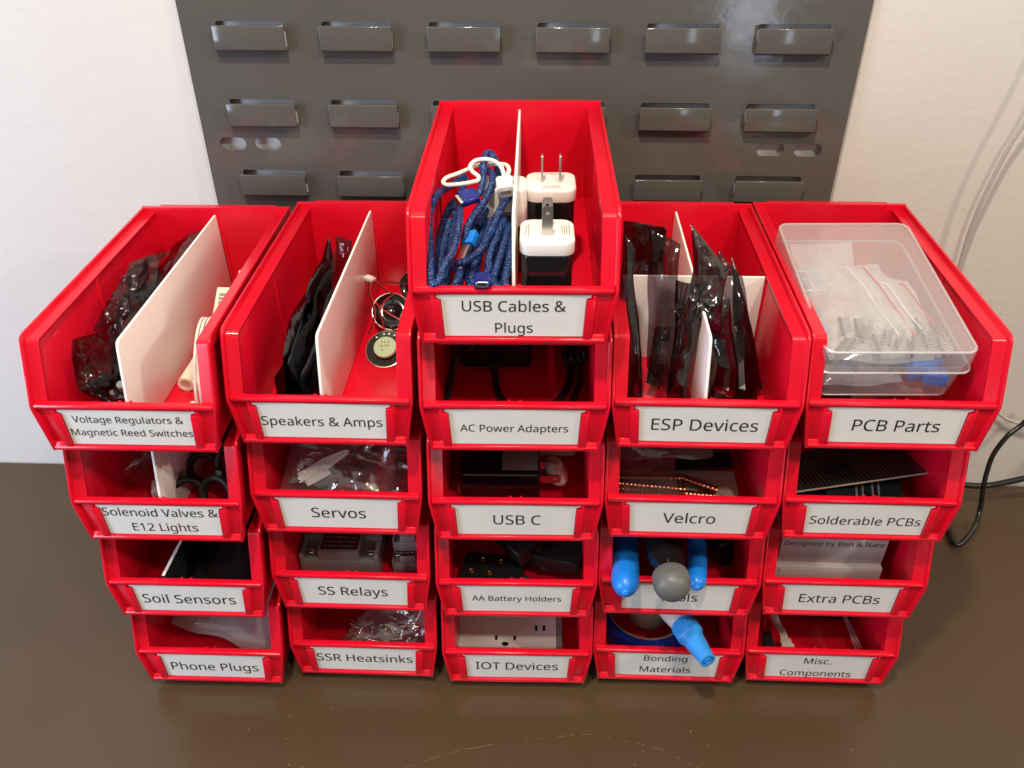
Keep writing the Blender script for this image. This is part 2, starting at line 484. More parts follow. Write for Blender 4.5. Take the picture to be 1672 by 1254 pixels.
# ------------------------------------------------------------------ lettering: outlines of a plain humanist sans serif
GLYPHS = {
    ' ': (208, ''),
    '&': (587, '244 581 271 580 296 575 318 567 337 555 353 541 366 524 375 505 381 483 383 458 379 426 368 397 350 372 326 349 299 328 268 308 423 159 436 176 447 195 457 216 465 238 472 262 479 286 550 286 541 253 530 221 518 191 504 163 487 137 468 114 585 0 490 0 420 67 403 53 385 40 366 28 347 18 325 9 303 2 278 -4 252 -7 223 -8 188 -6 156 0 127 10 102 24 81 42 65 63 52 89 45 117 43 149 44 175 49 199 57 220 69 239 83 256 100 273 120 288 142 303 166 318 149 337 133 358 118 379 107 403 99 429 96 456 98 481 104 504 114 524 127 541 144 555 165 567 188 575 215 580 / 209 273 182 257 159 239 141 221 128 201 119 178 116 152 120 124 129 101 146 81 168 66 194 57 225 55 258 56 287 62 314 71 337 83 357 97 375 111 / 241 524 211 519 186 506 171 485 165 457 169 429 180 404 192 387 207 369 225 350 253 368 276 385 292 401 304 419 310 437 313 458 308 484 294 505 271 519'),
    '.': (215, '58 43 61 69 72 85 88 94 107 97 126 94 142 85 153 69 157 43 153 18 142 2 126 -8 107 -11 88 -8 72 2 61 18'),
    '1': (459, '285 0 216 0 216 400 216 422 216 439 217 455 217 470 219 499 207 487 196 477 169 455 108 405 71 452 226 573 285 573'),
    '2': (459, '417 0 38 0 38 59 188 210 216 238 240 264 261 287 280 309 295 331 306 353 315 376 320 399 322 424 318 453 309 477 294 496 273 510 249 518 221 520 194 519 169 514 147 506 126 495 104 482 83 466 45 513 60 526 77 537 94 548 113 557 132 565 153 572 174 577 197 580 221 581 255 579 285 572 313 562 336 548 356 531 372 510 384 485 391 458 394 428 392 399 386 371 375 344 361 318 344 292 324 267 301 241 275 214 247 185 128 67 128 64 417 64'),
    'A': (513, '437 0 368 177 141 177 73 0 0 0 224 575 289 575 512 0 / 282 415 279 424 274 438 269 455 263 473 259 489 255 500 247 468 242 452 238 438 230 415 165 241 346 241'),
    'B': (521, '241 573 307 569 361 558 404 541 434 515 453 478 459 431 457 409 453 389 446 371 431 347 409 328 392 317 372 309 350 304 350 300 373 295 395 288 415 279 433 267 448 253 461 236 470 215 476 191 478 163 475 130 467 100 454 74 436 52 413 33 385 19 354 8 318 2 279 0 78 0 78 573 / 256 329 300 331 334 339 357 352 372 371 381 394 384 423 380 451 369 474 351 490 324 502 289 509 245 511 150 511 150 329 / 150 269 150 61 265 61 311 64 346 74 371 91 388 112 398 138 401 168 398 197 388 221 370 241 344 256 321 263 293 267 260 269'),
    'C': (507, '323 517 294 516 266 510 241 502 217 490 196 474 178 456 162 434 149 410 139 383 131 353 127 321 125 286 128 241 135 200 147 164 164 132 186 105 213 83 244 68 281 58 322 55 347 56 371 58 394 62 416 66 438 72 460 78 460 15 438 8 416 2 393 -2 369 -6 342 -7 312 -8 257 -4 208 8 166 28 130 56 101 90 78 131 62 178 52 230 49 287 51 329 57 369 67 406 81 440 99 471 120 499 145 523 174 543 206 559 242 571 281 578 324 581 353 580 381 577 409 572 435 565 460 557 482 547 453 486 435 494 415 501 394 508 372 513 348 516'),
    'D': (585, '536 292 533 231 521 177 501 131 474 91 439 58 399 33 351 15 297 4 237 0 78 0 78 573 254 573 309 569 359 558 404 540 443 516 476 484 502 446 521 401 533 350 / 460 289 457 337 449 379 435 415 416 444 391 469 361 487 327 500 287 508 244 511 150 511 150 62 228 62 299 68 357 87 402 119 434 164 454 220'),
    'E': (446, '398 0 78 0 78 573 398 573 398 509 150 509 150 330 383 330 383 268 150 268 150 63 398 63'),
    'H': (594, '516 0 443 0 443 267 150 267 150 0 78 0 78 573 150 573 150 330 443 330 443 573 516 573'),
    'I': (272, '239 0 32 0 32 42 99 57 99 515 32 531 32 573 239 573 239 531 172 515 172 57 239 42'),
    'L': (420, '78 0 78 573 150 573 150 64 400 64 400 0'),
    'M': (727, '330 0 142 502 139 502 140 484 142 461 143 435 144 407 144 377 144 347 144 0 78 0 78 573 184 573 361 103 364 103 544 573 650 573 650 0 578 0 578 352 578 380 579 408 580 435 581 460 583 482 584 501 581 501 390 0'),
    'N': (610, '532 0 447 0 141 476 138 476 139 455 141 432 143 378 144 349 144 320 144 0 78 0 78 573 161 573 467 99 470 99 468 137 466 193 465 223 464 249 464 573 532 573'),
    'O': (626, '577 287 576 244 570 204 561 166 547 132 531 101 510 73 486 49 459 29 428 13 393 1 355 -6 314 -8 271 -6 232 1 196 13 165 29 138 49 114 73 94 101 78 132 65 167 56 204 51 245 49 288 52 344 62 396 78 442 100 482 130 517 166 545 208 565 258 577 314 581 369 577 417 565 459 545 495 517 524 483 547 442 564 396 574 344 / 125 287 127 241 134 200 145 163 161 131 182 104 207 83 238 67 273 58 314 55 354 58 390 67 420 83 445 104 465 131 481 163 492 200 499 241 501 287 496 354 481 411 456 457 421 491 373 511 314 518 274 515 238 506 207 490 182 469 161 443 145 411 134 374 127 333'),
    'P': (485, '229 573 297 568 352 553 393 528 421 495 439 454 444 404 443 381 439 358 433 336 423 316 411 296 395 278 375 262 351 249 324 238 292 230 256 225 216 223 150 223 150 0 78 0 78 573 / 223 511 150 511 150 285 208 285 242 286 272 290 298 296 320 306 338 318 352 334 362 352 368 375 370 401 366 435 354 462 334 484 306 499 269 508'),
    'R': (499, '236 573 281 571 320 565 353 555 381 540 404 522 422 500 434 474 442 444 444 410 442 381 437 356 427 334 415 315 401 298 385 285 367 274 349 264 330 257 487 0 403 0 264 237 150 237 150 0 78 0 78 573 / 232 510 150 510 150 298 236 298 278 301 312 310 338 325 355 347 366 374 370 407 368 430 363 450 355 467 336 486 310 500 287 505 261 509'),
    'S': (440, '403 153 400 121 392 92 378 66 359 44 335 26 307 11 274 1 238 -6 198 -8 177 -8 157 -7 137 -5 109 -1 83 4 61 11 41 19 41 88 62 80 86 72 113 65 142 59 171 56 201 55 228 56 252 60 273 66 298 79 316 98 327 120 330 147 327 173 318 194 302 213 277 230 255 241 228 252 196 265 172 274 151 284 131 294 106 311 85 330 69 351 57 375 52 393 49 413 48 435 51 464 58 490 71 513 89 533 110 550 136 563 165 573 197 579 231 581 262 580 290 577 318 572 343 565 367 558 389 549 366 487 346 495 325 502 302 508 278 513 254 516 229 517 207 516 187 513 169 507 148 494 133 478 124 457 121 434 124 407 133 386 149 367 172 351 193 341 217 330 246 318 278 306 307 293 332 279 353 264 371 247 385 228 395 206 401 181'),
    'T': (446, '259 0 187 0 187 509 8 509 8 573 437 573 437 509 259 509'),
    'U': (586, '513 202 511 164 503 128 489 95 470 65 446 40 416 20 380 4 338 -5 290 -8 225 -2 171 18 128 50 97 93 78 144 72 204 72 573 144 573 144 201 148 158 161 122 182 93 211 72 248 59 294 55 327 57 355 63 379 73 399 88 415 105 427 126 435 149 440 174 442 202 442 573 513 573'),
    'V': (481, '481 573 277 0 204 0 0 573 75 573 204 205 213 182 220 160 226 139 231 119 236 100 241 80 245 100 250 119 255 140 262 161 269 183 277 207 405 573'),
    'W': (746, '735 573 583 0 510 0 399 375 389 410 384 427 380 443 373 471 371 481 370 488 367 471 364 458 361 443 352 409 348 391 342 373 234 0 161 0 10 573 85 573 174 223 179 205 183 186 190 151 194 134 196 118 201 87 206 119 210 137 213 154 218 173 222 191 232 227 333 573 407 573 512 225 518 206 523 187 527 169 532 151 535 133 538 117 544 87 547 107 550 129 555 151 560 175 566 199 572 224 660 573'),
    'a': (450, '231 437 279 433 318 422 347 403 368 375 381 338 385 293 385 0 334 0 320 61 317 61 298 40 279 22 258 9 234 -1 216 -5 195 -7 172 -8 148 -7 124 -2 103 6 84 16 68 30 55 48 45 68 39 92 37 119 43 159 59 192 87 219 127 238 179 251 243 257 316 259 316 285 313 317 306 342 293 359 275 371 253 378 227 380 205 379 183 376 163 370 143 363 124 355 106 347 84 400 104 410 126 419 151 426 177 432 204 436 / 252 208 204 203 167 195 141 182 124 165 113 144 110 119 115 87 132 66 157 53 188 49 223 52 253 62 279 79 299 103 311 134 315 172 315 210'),
    'b': (493, '139 461 138 435 138 410 136 389 135 373 139 373 153 390 169 405 189 419 213 429 240 435 272 437 322 431 365 412 401 381 428 338 444 283 449 215 447 168 439 127 427 91 410 61 390 36 365 17 337 3 306 -5 272 -8 240 -6 213 0 189 10 169 24 153 38 139 55 133 55 119 0 68 0 68 609 139 609 / 260 379 231 377 207 371 188 361 172 348 159 330 150 308 144 282 140 252 139 217 139 214 142 165 150 125 165 93 187 69 219 55 261 51 297 55 325 69 348 93 363 126 373 166 376 216 373 265 363 306 348 338 325 360 296 374'),
    'c': (385, '241 -8 204 -5 170 2 139 15 112 34 88 58 69 87 55 123 47 165 44 213 47 262 56 305 71 342 90 372 114 396 142 415 174 428 208 435 245 438 267 437 288 435 309 431 336 424 358 415 337 356 316 363 292 370 267 374 244 376 217 374 193 368 172 358 155 343 141 325 131 303 123 277 119 247 117 213 119 181 123 152 131 126 141 104 155 86 172 71 191 61 214 55 240 53 262 54 283 56 302 60 328 68 351 78 351 15 328 5 304 -2 285 -5 264 -7'),
    'd': (493, '221 -8 171 -2 128 17 92 48 65 91 49 146 44 214 49 282 66 338 93 381 128 413 171 432 221 438 253 436 280 429 303 420 323 407 340 391 354 374 359 374 356 405 355 424 354 438 354 609 425 609 425 0 368 0 358 58 354 58 340 40 323 24 303 11 279 1 252 -6 / 232 51 273 55 305 67 328 88 343 117 352 154 355 200 355 213 352 263 343 304 329 336 306 360 274 375 231 379 196 374 168 359 146 334 130 300 120 260 117 213 120 165 130 125 146 93 168 69 197 55'),
    'e': (452, '234 438 269 435 301 427 329 414 354 396 374 373 390 346 402 315 409 281 411 244 411 201 117 201 122 157 134 119 154 90 181 69 215 56 254 52 280 53 305 56 327 60 348 66 370 73 392 82 392 20 370 11 349 4 327 -1 304 -5 279 -7 251 -8 212 -5 176 3 143 17 114 36 90 61 70 91 56 126 47 167 44 212 47 257 55 297 68 333 86 364 108 390 134 411 164 426 198 435 / 233 380 202 377 175 366 154 348 137 323 125 293 119 257 338 257 336 281 333 302 326 322 312 346 292 364 276 373 256 378'),
    'g': (493, '221 438 248 436 273 431 297 422 319 409 338 393 355 373 359 373 369 430 425 430 425 -7 423 -46 416 -80 404 -109 388 -135 367 -155 341 -172 310 -183 274 -190 233 -192 202 -192 174 -189 147 -186 122 -180 99 -174 78 -165 78 -100 99 -110 123 -118 149 -125 177 -130 206 -133 237 -134 271 -130 300 -119 324 -101 341 -77 352 -48 355 -13 355 4 355 16 356 32 357 47 358 57 354 57 338 37 320 21 299 8 275 -1 250 -6 221 -8 170 -2 126 18 91 51 65 95 49 149 44 214 49 278 65 332 91 377 126 411 169 431 / 230 379 207 376 187 370 169 359 153 344 140 326 130 303 123 277 119 247 117 213 120 165 130 124 146 92 169 68 197 54 232 50 262 52 288 58 309 69 326 85 340 105 349 131 353 151 355 173 356 197 356 214 355 251 350 282 343 309 332 331 319 348 302 362 281 371 257 377'),
    'h': (496, '139 431 138 415 138 399 136 384 135 370 140 370 155 391 174 407 196 420 221 429 247 435 273 437 306 435 335 430 360 421 382 408 399 391 413 370 423 344 429 314 431 280 431 0 361 0 361 275 358 307 351 333 338 353 319 367 295 376 265 379 235 377 210 370 189 360 173 347 160 329 150 308 144 283 140 254 139 222 139 0 68 0 68 609 139 609'),
    'i': (207, '139 430 139 0 68 0 68 430 / 104 591 119 588 133 580 142 566 145 546 142 526 133 512 119 504 104 501 88 504 75 512 66 526 63 546 66 566 75 580 88 588'),
    'k': (428, '138 291 138 276 137 257 135 221 138 221 144 229 152 240 172 264 181 276 189 285 326 430 409 430 235 246 421 0 336 0 187 200 138 158 138 0 68 0 68 609 138 609'),
    'l': (207, '139 0 68 0 68 609 139 609'),
    'm': (750, '540 438 584 434 621 421 649 401 669 371 681 330 685 280 685 0 615 0 615 277 613 308 606 333 594 353 577 367 555 376 528 379 490 374 460 362 438 342 423 315 414 280 411 237 411 0 342 0 342 277 339 308 332 333 320 353 303 367 281 376 253 379 227 377 204 370 185 360 170 347 158 329 150 308 144 283 140 255 139 223 139 0 68 0 68 430 125 430 136 371 140 371 155 392 173 409 194 422 217 431 241 436 266 438 298 436 325 430 349 420 369 406 386 388 398 366 402 366 418 388 438 406 461 420 486 430 512 436'),
    'n': (496, '275 438 322 434 361 421 391 401 413 371 426 330 431 280 431 0 361 0 361 275 358 307 351 333 338 353 319 367 295 376 265 379 222 374 189 361 166 338 151 308 142 269 139 223 139 0 68 0 68 430 125 430 136 371 140 371 156 392 175 409 198 422 222 431 248 436'),
    'o': (485, '442 216 440 181 436 150 428 121 417 95 404 71 388 51 369 33 348 18 324 7 299 -1 271 -6 241 -8 214 -6 188 -1 163 7 140 18 119 33 100 51 84 71 70 95 59 121 51 150 46 181 44 216 47 261 55 301 68 336 87 367 110 392 137 412 169 426 204 435 244 438 281 435 316 426 347 412 374 392 398 367 417 336 431 301 439 261 / 117 216 119 184 123 154 130 128 141 105 155 86 172 71 192 59 216 53 243 51 270 53 294 59 314 71 331 86 345 105 356 128 363 154 367 184 369 216 367 248 363 277 355 303 345 325 331 344 314 359 294 370 270 376 242 379 202 374 171 359 147 335 130 303 120 263'),
    'p': (493, '273 438 322 432 365 413 401 383 428 339 444 284 449 216 447 170 439 129 427 93 410 62 390 37 365 17 337 3 306 -5 272 -8 241 -6 213 1 190 11 170 24 153 38 139 55 134 55 136 39 137 20 138 1 139 -16 139 -192 68 -192 68 430 126 430 136 371 139 371 153 389 170 405 189 419 213 429 231 434 251 437 / 260 379 233 377 210 371 190 362 174 349 161 333 152 313 145 289 141 261 139 229 139 216 140 182 144 152 150 126 159 103 172 85 188 70 208 59 233 53 261 51 286 53 308 60 326 72 341 88 354 108 364 131 371 157 375 186 376 217 373 262 363 302 348 334 325 359 296 374'),
    'r': (331, '269 438 281 438 295 437 308 435 319 433 310 368 299 370 287 372 275 373 264 374 240 371 217 363 195 351 176 334 161 313 149 289 143 270 140 251 139 229 139 0 68 0 68 430 126 430 134 351 137 351 152 374 170 395 191 413 214 426 240 435'),
    's': (384, '348 119 346 92 339 69 327 49 311 32 292 18 268 6 241 -2 210 -6 176 -8 148 -7 122 -5 99 -1 78 5 59 11 42 19 42 83 60 75 81 67 104 60 128 54 153 50 178 49 211 51 236 57 256 66 274 86 280 112 278 128 271 141 259 154 239 167 222 176 200 185 174 196 148 206 124 217 103 228 76 245 57 266 45 292 41 324 46 358 61 386 85 408 118 425 157 435 202 438 228 437 252 434 275 430 298 424 319 417 339 409 315 353 297 360 278 366 258 372 238 377 218 379 197 380 171 379 149 374 131 366 114 350 108 328 111 312 119 298 133 286 154 274 172 266 193 256 219 246 245 236 268 226 289 215 314 197 333 176 344 150'),
    't': (290, '212 50 228 50 245 53 260 55 272 59 272 5 258 0 240 -4 219 -7 200 -8 178 -7 157 -3 138 4 120 13 104 27 91 44 82 66 76 93 74 125 74 375 13 375 13 409 75 437 103 528 144 528 144 430 269 430 269 375 144 375 144 127 146 103 153 83 163 69 185 54'),
    'u': (496, '427 430 427 0 370 0 359 57 356 57 340 36 321 20 298 8 273 -1 247 -6 220 -8 187 -6 159 -1 134 8 112 21 95 38 81 59 71 85 65 114 63 148 63 430 135 430 135 153 137 122 145 96 158 76 176 62 200 53 230 51 260 53 285 59 306 69 323 82 336 100 345 121 352 146 356 175 357 206 357 430'),
    'v': (407, '163 0 0 430 75 430 167 176 173 158 180 137 187 116 193 96 198 78 201 63 204 63 208 78 214 96 220 117 227 138 234 158 241 176 332 430 407 430 244 0'),
    'w': (630, '346 243 336 276 331 292 328 308 321 335 318 347 316 357 313 357 311 347 308 335 302 307 298 292 294 275 289 259 284 242 207 1 127 1 9 431 82 431 141 201 147 178 153 154 158 131 163 109 167 90 169 73 172 73 175 84 178 97 185 128 189 144 193 160 197 175 201 188 277 431 354 431 428 188 440 149 446 129 451 109 455 90 457 74 460 74 463 89 466 108 471 129 477 153 483 177 489 201 549 431 621 431 502 1 419 1'),
    'x': (424, '170 220 22 430 102 430 213 268 322 430 402 430 253 220 410 0 330 0 213 172 94 0 14 0'),
    'y': (409, '1 430 76 430 169 185 177 164 184 144 191 124 196 105 201 86 205 68 209 68 215 91 224 121 231 142 238 164 245 186 333 430 409 430 224 -59 213 -85 201 -108 188 -130 173 -148 157 -164 138 -176 117 -185 94 -191 67 -192 49 -192 34 -190 20 -188 9 -186 9 -130 19 -132 30 -133 43 -134 56 -135 79 -132 99 -126 116 -114 130 -99 142 -80 152 -59 174 -2'),
}
GLY = {k: (a, [[(float(n[2 * i]), float(n[2 * i + 1])) for i in range(len(n) // 2)] for n in (c.split() for c in s.split(' / ') if c)]) for k, (a, s) in GLYPHS.items()}

def text_width(t):
    return sum(GLY[ch][0] for ch in t)

def text_mesh(lines):
    """flat lettering in the xz plane facing -y. lines: (text, x of the middle, z of the baseline, width, height factor)"""
    bm = bmesh.new()
    for t, xc, zb, w, hf in lines:
        k = w / (text_width(t) - 60)
        x = xc - w / 2 - 30 * k
        cu = bpy.data.curves.new('outline', 'CURVE')
        cu.dimensions = '2D'
        cu.fill_mode = 'FRONT'
        for ch in t:
            a, cs = GLY[ch]
            for c in cs:
                sp = cu.splines.new('POLY')
                sp.points.add(len(c) - 1)
                for p, (gx, gy) in zip(sp.points, c):
                    p.co = (x + gx * k, zb + gy * k * hf, 0, 1)
                sp.use_cyclic_u = True
            x += a * k
        o = bpy.data.objects.new('outline', cu)
        COL.objects.link(o)
        dg = bpy.context.evaluated_depsgraph_get()
        me = bpy.data.meshes.new_from_object(o.evaluated_get(dg))
        me.transform(Matrix(((1, 0, 0, 0), (0, 0, 1, 0), (0, 1, 0, 0), (0, 0, 0, 1))))
        bm.from_mesh(me)
        bpy.data.objects.remove(o)
        bpy.data.curves.remove(cu)
        bpy.data.meshes.remove(me)
    return bm

# ------------------------------------------------------------------ the setting: wall, workbench, louvred panel
def wall_y(x):
    return .0625 - .007 * x

def wall_material():
    m = mat('painted plaster', (.60, .58, .55), .62, spec=.3, bump=[(6, .12, .010, 2), (60, .11, .003, 4), (190, .20, .0012, 4)], var=(3, (.58, .56, .53), .35, .75))
    return m
w = MB()
w.hexa([(-1.8, wall_y(-1.8), TABLE_Z - .7), (1.8, wall_y(1.8), TABLE_Z - .7), (1.8, wall_y(1.8) + .1, TABLE_Z - .7), (-1.8, wall_y(-1.8) + .1, TABLE_Z - .7),
        (-1.8, wall_y(-1.8), 1.9), (1.8, wall_y(1.8), 1.9), (1.8, wall_y(1.8) + .1, 1.9), (-1.8, wall_y(-1.8) + .1, 1.9)])
WALL = w.make('wall', wall_material(), kind='structure')
tag(WALL, 'off white painted plaster wall behind the bins', 'wall')

def bench_material():
    m = mat('brown laminate', (.070, .045, .0225), .25, spec=.5, bump=[(3, .05, .01, 2), (90, .03, .001, 3)], var=(4, (.060, .039, .020), .35, .7))
    nt = m.node_tree
    b = nt.nodes['Principled BSDF']
    tc = nt.nodes['Texture Coordinate']
    # pale specks of dust and a few hairline scratches, each with its own place
    v = nt.nodes.new('ShaderNodeTexVoronoi'); v.voronoi_dimensions = '2D'; v.inputs['Scale'].default_value = 30
    nt.links.new(tc.outputs['Object'], v.inputs['Vector'])
    nz = nt.nodes.new('ShaderNodeTexNoise'); nz.inputs['Scale'].default_value = 11
    nt.links.new(tc.outputs['Object'], nz.inputs['Vector'])
    th = nt.nodes.new('ShaderNodeMapRange'); th.inputs['From Min'].default_value = .46; th.inputs['From Max'].default_value = .66
    th.inputs['To Min'].default_value = .0; th.inputs['To Max'].default_value = .030
    nt.links.new(nz.outputs['Fac'], th.inputs['Value'])
    lt = nt.nodes.new('ShaderNodeMath'); lt.operation = 'LESS_THAN'
    nt.links.new(v.outputs['Distance'], lt.inputs[0]); nt.links.new(th.outputs['Result'], lt.inputs[1])
    # scratch: a thin wobbly ring
    mp = nt.nodes.new('ShaderNodeVectorMath'); mp.operation = 'SUBTRACT'; mp.inputs[1].default_value = (.05, -.335, 0)
    nt.links.new(tc.outputs['Object'], mp.inputs[0])
    ln = nt.nodes.new('ShaderNodeVectorMath'); ln.operation = 'LENGTH'
    nt.links.new(mp.outputs[0], ln.inputs[0])
    n2 = nt.nodes.new('ShaderNodeTexNoise'); n2.inputs['Scale'].default_value = 5; n2.inputs['Detail'].default_value = 3
    nt.links.new(tc.outputs['Object'], n2.inputs['Vector'])
    ad = nt.nodes.new('ShaderNodeMath'); ad.operation = 'MULTIPLY_ADD'; ad.inputs[1].default_value = .06
    nt.links.new(n2.outputs['Fac'], ad.inputs[0]); nt.links.new(ln.outputs['Value'], ad.inputs[2])
    sb = nt.nodes.new('ShaderNodeMath'); sb.operation = 'COMPARE'; sb.inputs[1].default_value = .36; sb.inputs[2].default_value = .00026
    nt.links.new(ad.outputs[0], sb.inputs[0])
    br = nt.nodes.new('ShaderNodeTexNoise'); br.inputs['Scale'].default_value = 160
    nt.links.new(tc.outputs['Object'], br.inputs['Vector'])
    gb = nt.nodes.new('ShaderNodeMath'); gb.operation = 'GREATER_THAN'; gb.inputs[1].default_value = .52
    nt.links.new(br.outputs['Fac'], gb.inputs[0])
    sc = nt.nodes.new('ShaderNodeMath'); sc.operation = 'MULTIPLY'
    nt.links.new(sb.outputs[0], sc.inputs[0]); nt.links.new(gb.outputs[0], sc.inputs[1])
    mxm = nt.nodes.new('ShaderNodeMath'); mxm.operation = 'MAXIMUM'
    nt.links.new(sc.outputs[0], mxm.inputs[0]); nt.links.new(lt.outputs[0], mxm.inputs[1])
    old = b.inputs['Base Color'].links[0].from_socket
    mx = nt.nodes.new('ShaderNodeMix'); mx.data_type = 'RGBA'; mx.inputs['B'].default_value = (.42, .34, .24, 1)
    mf = nt.nodes.new('ShaderNodeMath'); mf.operation = 'MULTIPLY'; mf.inputs[1].default_value = .22
    nt.links.new(mxm.outputs[0], mf.inputs[0])
    nt.links.new(old, mx.inputs['A']); nt.links.new(mf.outputs[0], mx.inputs['Factor'])
    nt.links.new(mx.outputs['Result'], b.inputs['Base Color'])
    return m
b = MB()
b.hexa([(-1.8, -.66, TABLE_Z - .03), (1.8, -.66, TABLE_Z - .03), (1.8, wall_y(1.8) - .0035, TABLE_Z - .03), (-1.8, wall_y(-1.8) - .0035, TABLE_Z - .03),
        (-1.8, -.66, TABLE_Z), (1.8, -.66, TABLE_Z), (1.8, wall_y(1.8) - .0035, TABLE_Z), (-1.8, wall_y(-1.8) - .0035, TABLE_Z)])
b.make('workbench_top', bench_material(), label='glossy brown workbench top under the stacked bins', cat='workbench')

# louvred panel, hung just off the wall, leaning a hair back
PANEL_O = Vector((-.0478, .0520, .3566))
PM = Matrix.Translation(PANEL_O) @ Matrix.Rotation(-.007, 4, 'Z') @ Matrix.Rotation(.0055, 4, 'Y') @ Matrix.Rotation(radians(1.6), 4, 'X').inverted() @ Matrix.Scale(1.01, 4)
LW, LP, RP = .0625, .0962, .0683
panel = thing('louvred_panel', 'dark grey steel louvred panel leaning on the wall behind the bins', 'panel', (0, 0, -.22), M=PM)
lou_x = [(i - 2.5) * LP + .0317 for i in range(6)]   # centres, panel frame
lou_z = [.170, .1017, .0335, -.035, -.103, -.171]
LH = .0235
def sheet_with_holes(x0, z0, x1, z1, holes, y0, y1):
    cu = bpy.data.curves.new('sheet', 'CURVE')
    cu.dimensions = '2D'; cu.fill_mode = 'BOTH'; cu.extrude = abs(y1 - y0) / 2
    for poly in [[(x0, z0), (x1, z0), (x1, z1), (x0, z1)]] + holes:
        sp = cu.splines.new('POLY'); sp.points.add(len(poly) - 1)
        for p, (a, c) in zip(sp.points, poly):
            p.co = (a, c, 0, 1)
        sp.use_cyclic_u = True
    o = bpy.data.objects.new('sheet', cu); COL.objects.link(o)
    me = bpy.data.meshes.new_from_object(o.evaluated_get(bpy.context.evaluated_depsgraph_get()))
    bpy.data.objects.remove(o); bpy.data.curves.remove(cu)
    me.transform(Matrix(((1, 0, 0, 0), (0, 0, -1, (y0 + y1) / 2), (0, 1, 0, 0), (0, 0, 0, 1))))
    return me
holes = []
for x in lou_x:
    for z in lou_z:
        holes.append(rounded_rect(x - LW / 2, z - LH, x + LW / 2, z, .0025))
for x in (-.2445, -.2105, .2695, .3045):
    holes.append(rounded_rect(x - .0128, .053, x + .0128, .0655, .0062, 6))
me = sheet_with_holes(-.272, -.21, .335, .42, holes, 0, .0016)
pb = MB(PM)
pb.bm.from_mesh(me); bpy.data.meshes.remove(me)
pb.bm.transform(PM)
for f in pb.bm.faces: f.smooth = False
pb.box((-.272, .0017, -.21), (-.2704, .007, .42)).box((.3334, .0017, -.21), (.335, .007, .42))
pb.make('panel_sheet', PAINT, panel)
def louver(x, z):
    """a tongue bent out of its slot: rooted at the slot's foot, curling forward and up"""
    prof = []
    bot, top, off, t = z - LH - .0012, z - .0022, -.0088, .0018
    outer = [(.001, bot + .0006), (-.004, bot - .0004), (-.0072, bot + .0004), (off, bot + .0022), (off, top - .0006), (off + .0005, top), (off + t, top - .0001)]
    inner = [(off + t, bot + .0034), (-.0062, bot + .0021), (-.004, bot + .0012), (.001, bot + .0022)]
    m = MB(PM)
    m.prism(outer + inner, x - LW / 2 - .001, x + LW / 2 + .001, 'yz')
    m.make('louver', PAINT, panel, bevel=.0006)
for j, z in enumerate(lou_z[:5]):
    for x in lou_x:
        louver(x, z)

# ------------------------------------------------------------------ the bins
HW, HT = .070, .0902               # half width and height at the rim
PA, PB, PC, PD = (.150, HT), (-.0799, HT), (-.0978, .0395), (-.0996, 0.0)
def half_at(z):
    return HW if z > .0395 else HW - .00625 * (1 - z / .0395)

